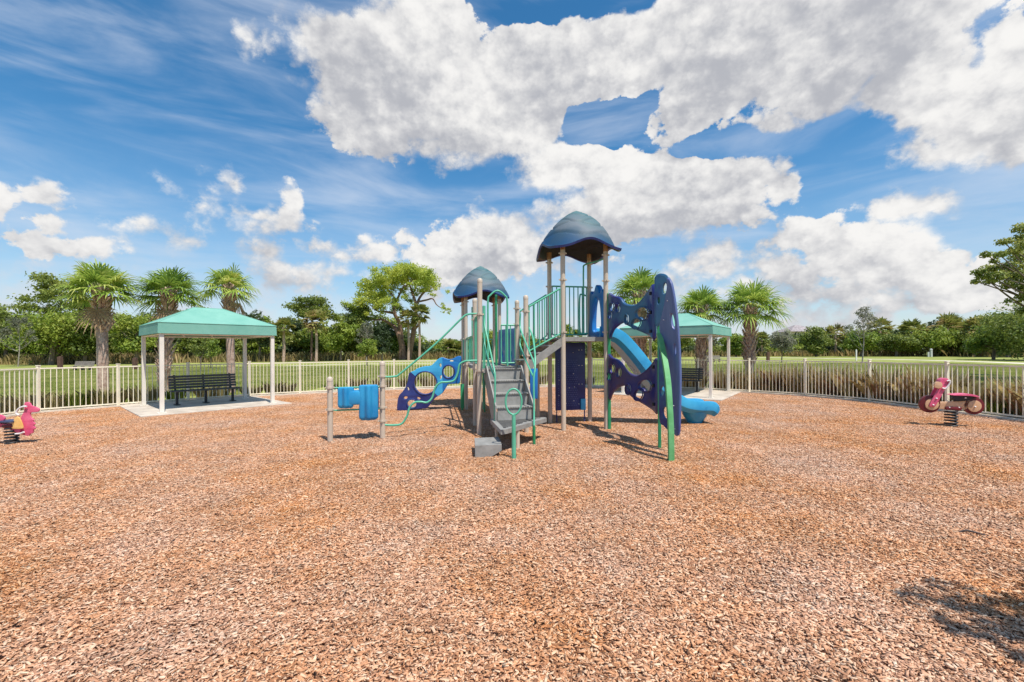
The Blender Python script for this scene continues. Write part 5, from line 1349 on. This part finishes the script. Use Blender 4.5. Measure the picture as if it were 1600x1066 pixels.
for x, kind in [(1185, 1), (1212, 1), (1240, 0), (1252, 1), (1283, 0), (1306, 0), (1330, 1), (1352, 0), (1380, 0), (1402, 0), (1424, 1), (1446, 0), (1468, 0), (1495, 0), (1512, 1), (1536, 3), (1560, 0), (1583, 0), (1605, 0), (1130, 1), (1155, 1), (1085, 1), (1060, 1), (1040, 2), (980, 2), (960, 2)]: T_.append((x, kind))
for x in (10, 62, 90, 126, 172, 190, 232, 285, 330, 350, 398, 430, 452, 520, 560, 600, 640, 672, 735, 770, 840, 890, 915): T_.append((x, 3 if x in (126, 520, 285) else 2))
T_.sort(); ORD = []
NUM = ['first', 'second', 'third', 'fourth', 'fifth', 'sixth', 'seventh', 'eighth', 'ninth', 'tenth', 'eleventh', 'twelfth', 'thirteenth', 'fourteenth', 'fifteenth', 'sixteenth', 'seventeenth', 'eighteenth', 'nineteenth', 'twentieth', 'twenty-first', 'twenty-second', 'twenty-third', 'twenty-fourth', 'twenty-fifth', 'twenty-sixth', 'twenty-seventh', 'twenty-eighth', 'twenty-ninth', 'thirtieth', 'thirty-first']
used = set(); cl_, cr2 = 0, 0; kinds = {0: 'tall reddish brown grass clump', 1: 'mid sized reddish grass clump', 2: 'thin blond grass clump', 3: 'small green leafy clump'}
for x, kd in T_:
    rp = ring_point(x); d = Vector((rp.x, rp.y - 5, 0)).normalized(); off = random.uniform(.5, 1.0)
    if kd in used: o = copy_tree(protos[kd])
    else: o = protos[kd]; used.add(kd)
    p = Vector((rp.x, rp.y, 0)) + d * off; o.location = (p.x, p.y, 0); o.rotation_euler.z = random.uniform(0, 6); s_ = random.uniform(.8, 1.12); o.scale = (s_, s_, s_ * random.uniform(.9, 1.1))
    if x < 930: lab = f'{kinds[kd]} behind the fence, {NUM[cl_]} clump from the left edge'; cl_ += 1
    else: lab = f'{kinds[kd]} behind the fence, {NUM[cr2]} clump right of the tall tower'; cr2 += 1
    tag(o, lab, 'grass clump', 'grass clumps behind the fence')
# short lawn blades over the nearer field
def lawn_patch(size, n):
    rs_ = np.random.default_rng(77); P0 = np.c_[rs_.uniform(-size / 2, size / 2, n), rs_.uniform(-size / 2, size / 2, n), np.zeros(n)]
    o = blades('lawn_patch', P0, .03, .075, .009, L_lawn, rs_, .7); COL.objects.unlink(o); return o
lp = lawn_patch(2.05, 5200); pts = []
for i in range(-24, 25):
    for j in range(4, 26):
        x, y = i * 2.0, j * 2.0
        if abs(x) > y * 1.25 + 5: continue
        # keep clear of the bed and playground
        dmin = min((Vector((x, y, 0)) - q).length for q in ring)
        if inside(x, y) or dmin < 2.6 : continue
        if y < 9 and abs(x) < 14: continue
        pts.append((x, y, 0, random.choice((0, 1, 2, 3)) * math.pi / 2))
gn_scatter('short_grass', lp, pts)

# ------------------------------------------------------------------ small far things
def far_bench(x, y, label):
    p = G(x, y); r = empty('park_bench', p, 0, label, 'bench')
    for k in range(5):
        mb = MB(); mb.box(V3(p, .45 + k * .10) + Vector((0, .1 + .03 * k, 0)), (1.9, .04, .085)); mb.build('back_slat', M_slat, r, smooth=False)
    mb = MB(); mb.box(V3(p, .43) - Vector((0, .15, 0)), (1.9, .42, .05)); mb.build('seat', M_slat, r, smooth=False)
    for dx in (-.75, 0, .75):
        mb = MB(); mb.box(V3(p, .21) + Vector((dx, -.05, 0)), (.09, .3, .42)); mb.build('leg', M_dark, r, smooth=False)
far_bench(130, 579, 'small weathered bench on the lawn left of the tall left palm')
far_bench(1115, 566, 'small grey bench on the lawn behind the right shelter')
def stub(x, y, ytop, w, m_, label, name='wood_post', cat='post'):
    p = G(x, y); h = AT(x, ytop, p.y).z; mb = MB(); mb.box(V3(p, h / 2), (w, w, h), bev=.02); mb.lathe((p.x, p.y, h), [(w * .55, 0), (w * .55, .03), (w * .2, .06)], 12)
    o = mb.build(name, m_, smooth=False); tag(o, label, cat)
stub(94, 578, 558, .32, M_postw, 'short brown post on the lawn left of the small weathered bench')
stub(211, 578, 560, .32, M_postw, 'short brown post just left of the left shelter')
stub(384, 572, 559, .3, M_postw, 'short brown post seen behind the right end of the left shelter')
stub(1200, 565, 551, .34, M_postw, 'short dark post on the lawn left of the young tree')
stub(1338, 564, 547, .14, M_white, 'thin white marker post left of the half bare sapling', 'marker_post')
def util(x, y, yt, label):
    p = G(x, y); h = AT(x, yt, p.y).z; r = empty('utility_post', p, 0, label, 'utility post')
    mb = MB(); mb.box(V3(p, h * .42), (.3, .3, h * .84), bev=.03); mb.build('pedestal', M_box, r, smooth=False)
    mb = MB(); mb.lathe((p.x, p.y, h * .84), [(.2, 0), (.22, .1), (.16, h * .13), (.05, h * .16)], 14); mb.build('cap', M_box, r)
    mb = MB(); mb.box(V3(p + Vector((-.55, 0, 0)), h * .3), (.22, .22, h * .6), bev=.02); mb.build('side_box', M_box, r, smooth=False)
util(1455, 558, 545, 'white utility post with a smaller box beside it at the right wood edge')
# distant house with a grey hipped roof
hp = AT(1245, 545, 190); hs_ = empty('distant_house', (hp.x, 190, 0), 0, 'distant house with a grey hipped roof showing above the far right trees', 'house')
zr = AT(1243, 508, 190).z; ze = AT(1243, 519, 190).z; w = 14
mb = MB(); mb.box((hp.x, 190, ze / 2), (w * .9, 12, ze)); mb.build('wall', M_wall, hs_, smooth=False)
mb = MB(); mb.add([(hp.x - w / 2, 183, ze), (hp.x + w / 2, 183, ze), (hp.x + w / 2, 197, ze), (hp.x - w / 2, 197, ze), (hp.x - .8, 190, zr), (hp.x + .4, 190, zr)], [(0, 1, 5, 4), (1, 2, 5), (2, 3, 4, 5), (3, 0, 4), (3, 2, 1, 0)]); mb.build('roof', M_roofs, hs_, smooth=False)
for dx in (-3.5, 0, 3.5):
    mb = MB(); mb.box((hp.x + dx, 183.9, ze * .6), (1.3, .1, 1.6)); mb.build('window', M_dark, hs_, smooth=False)
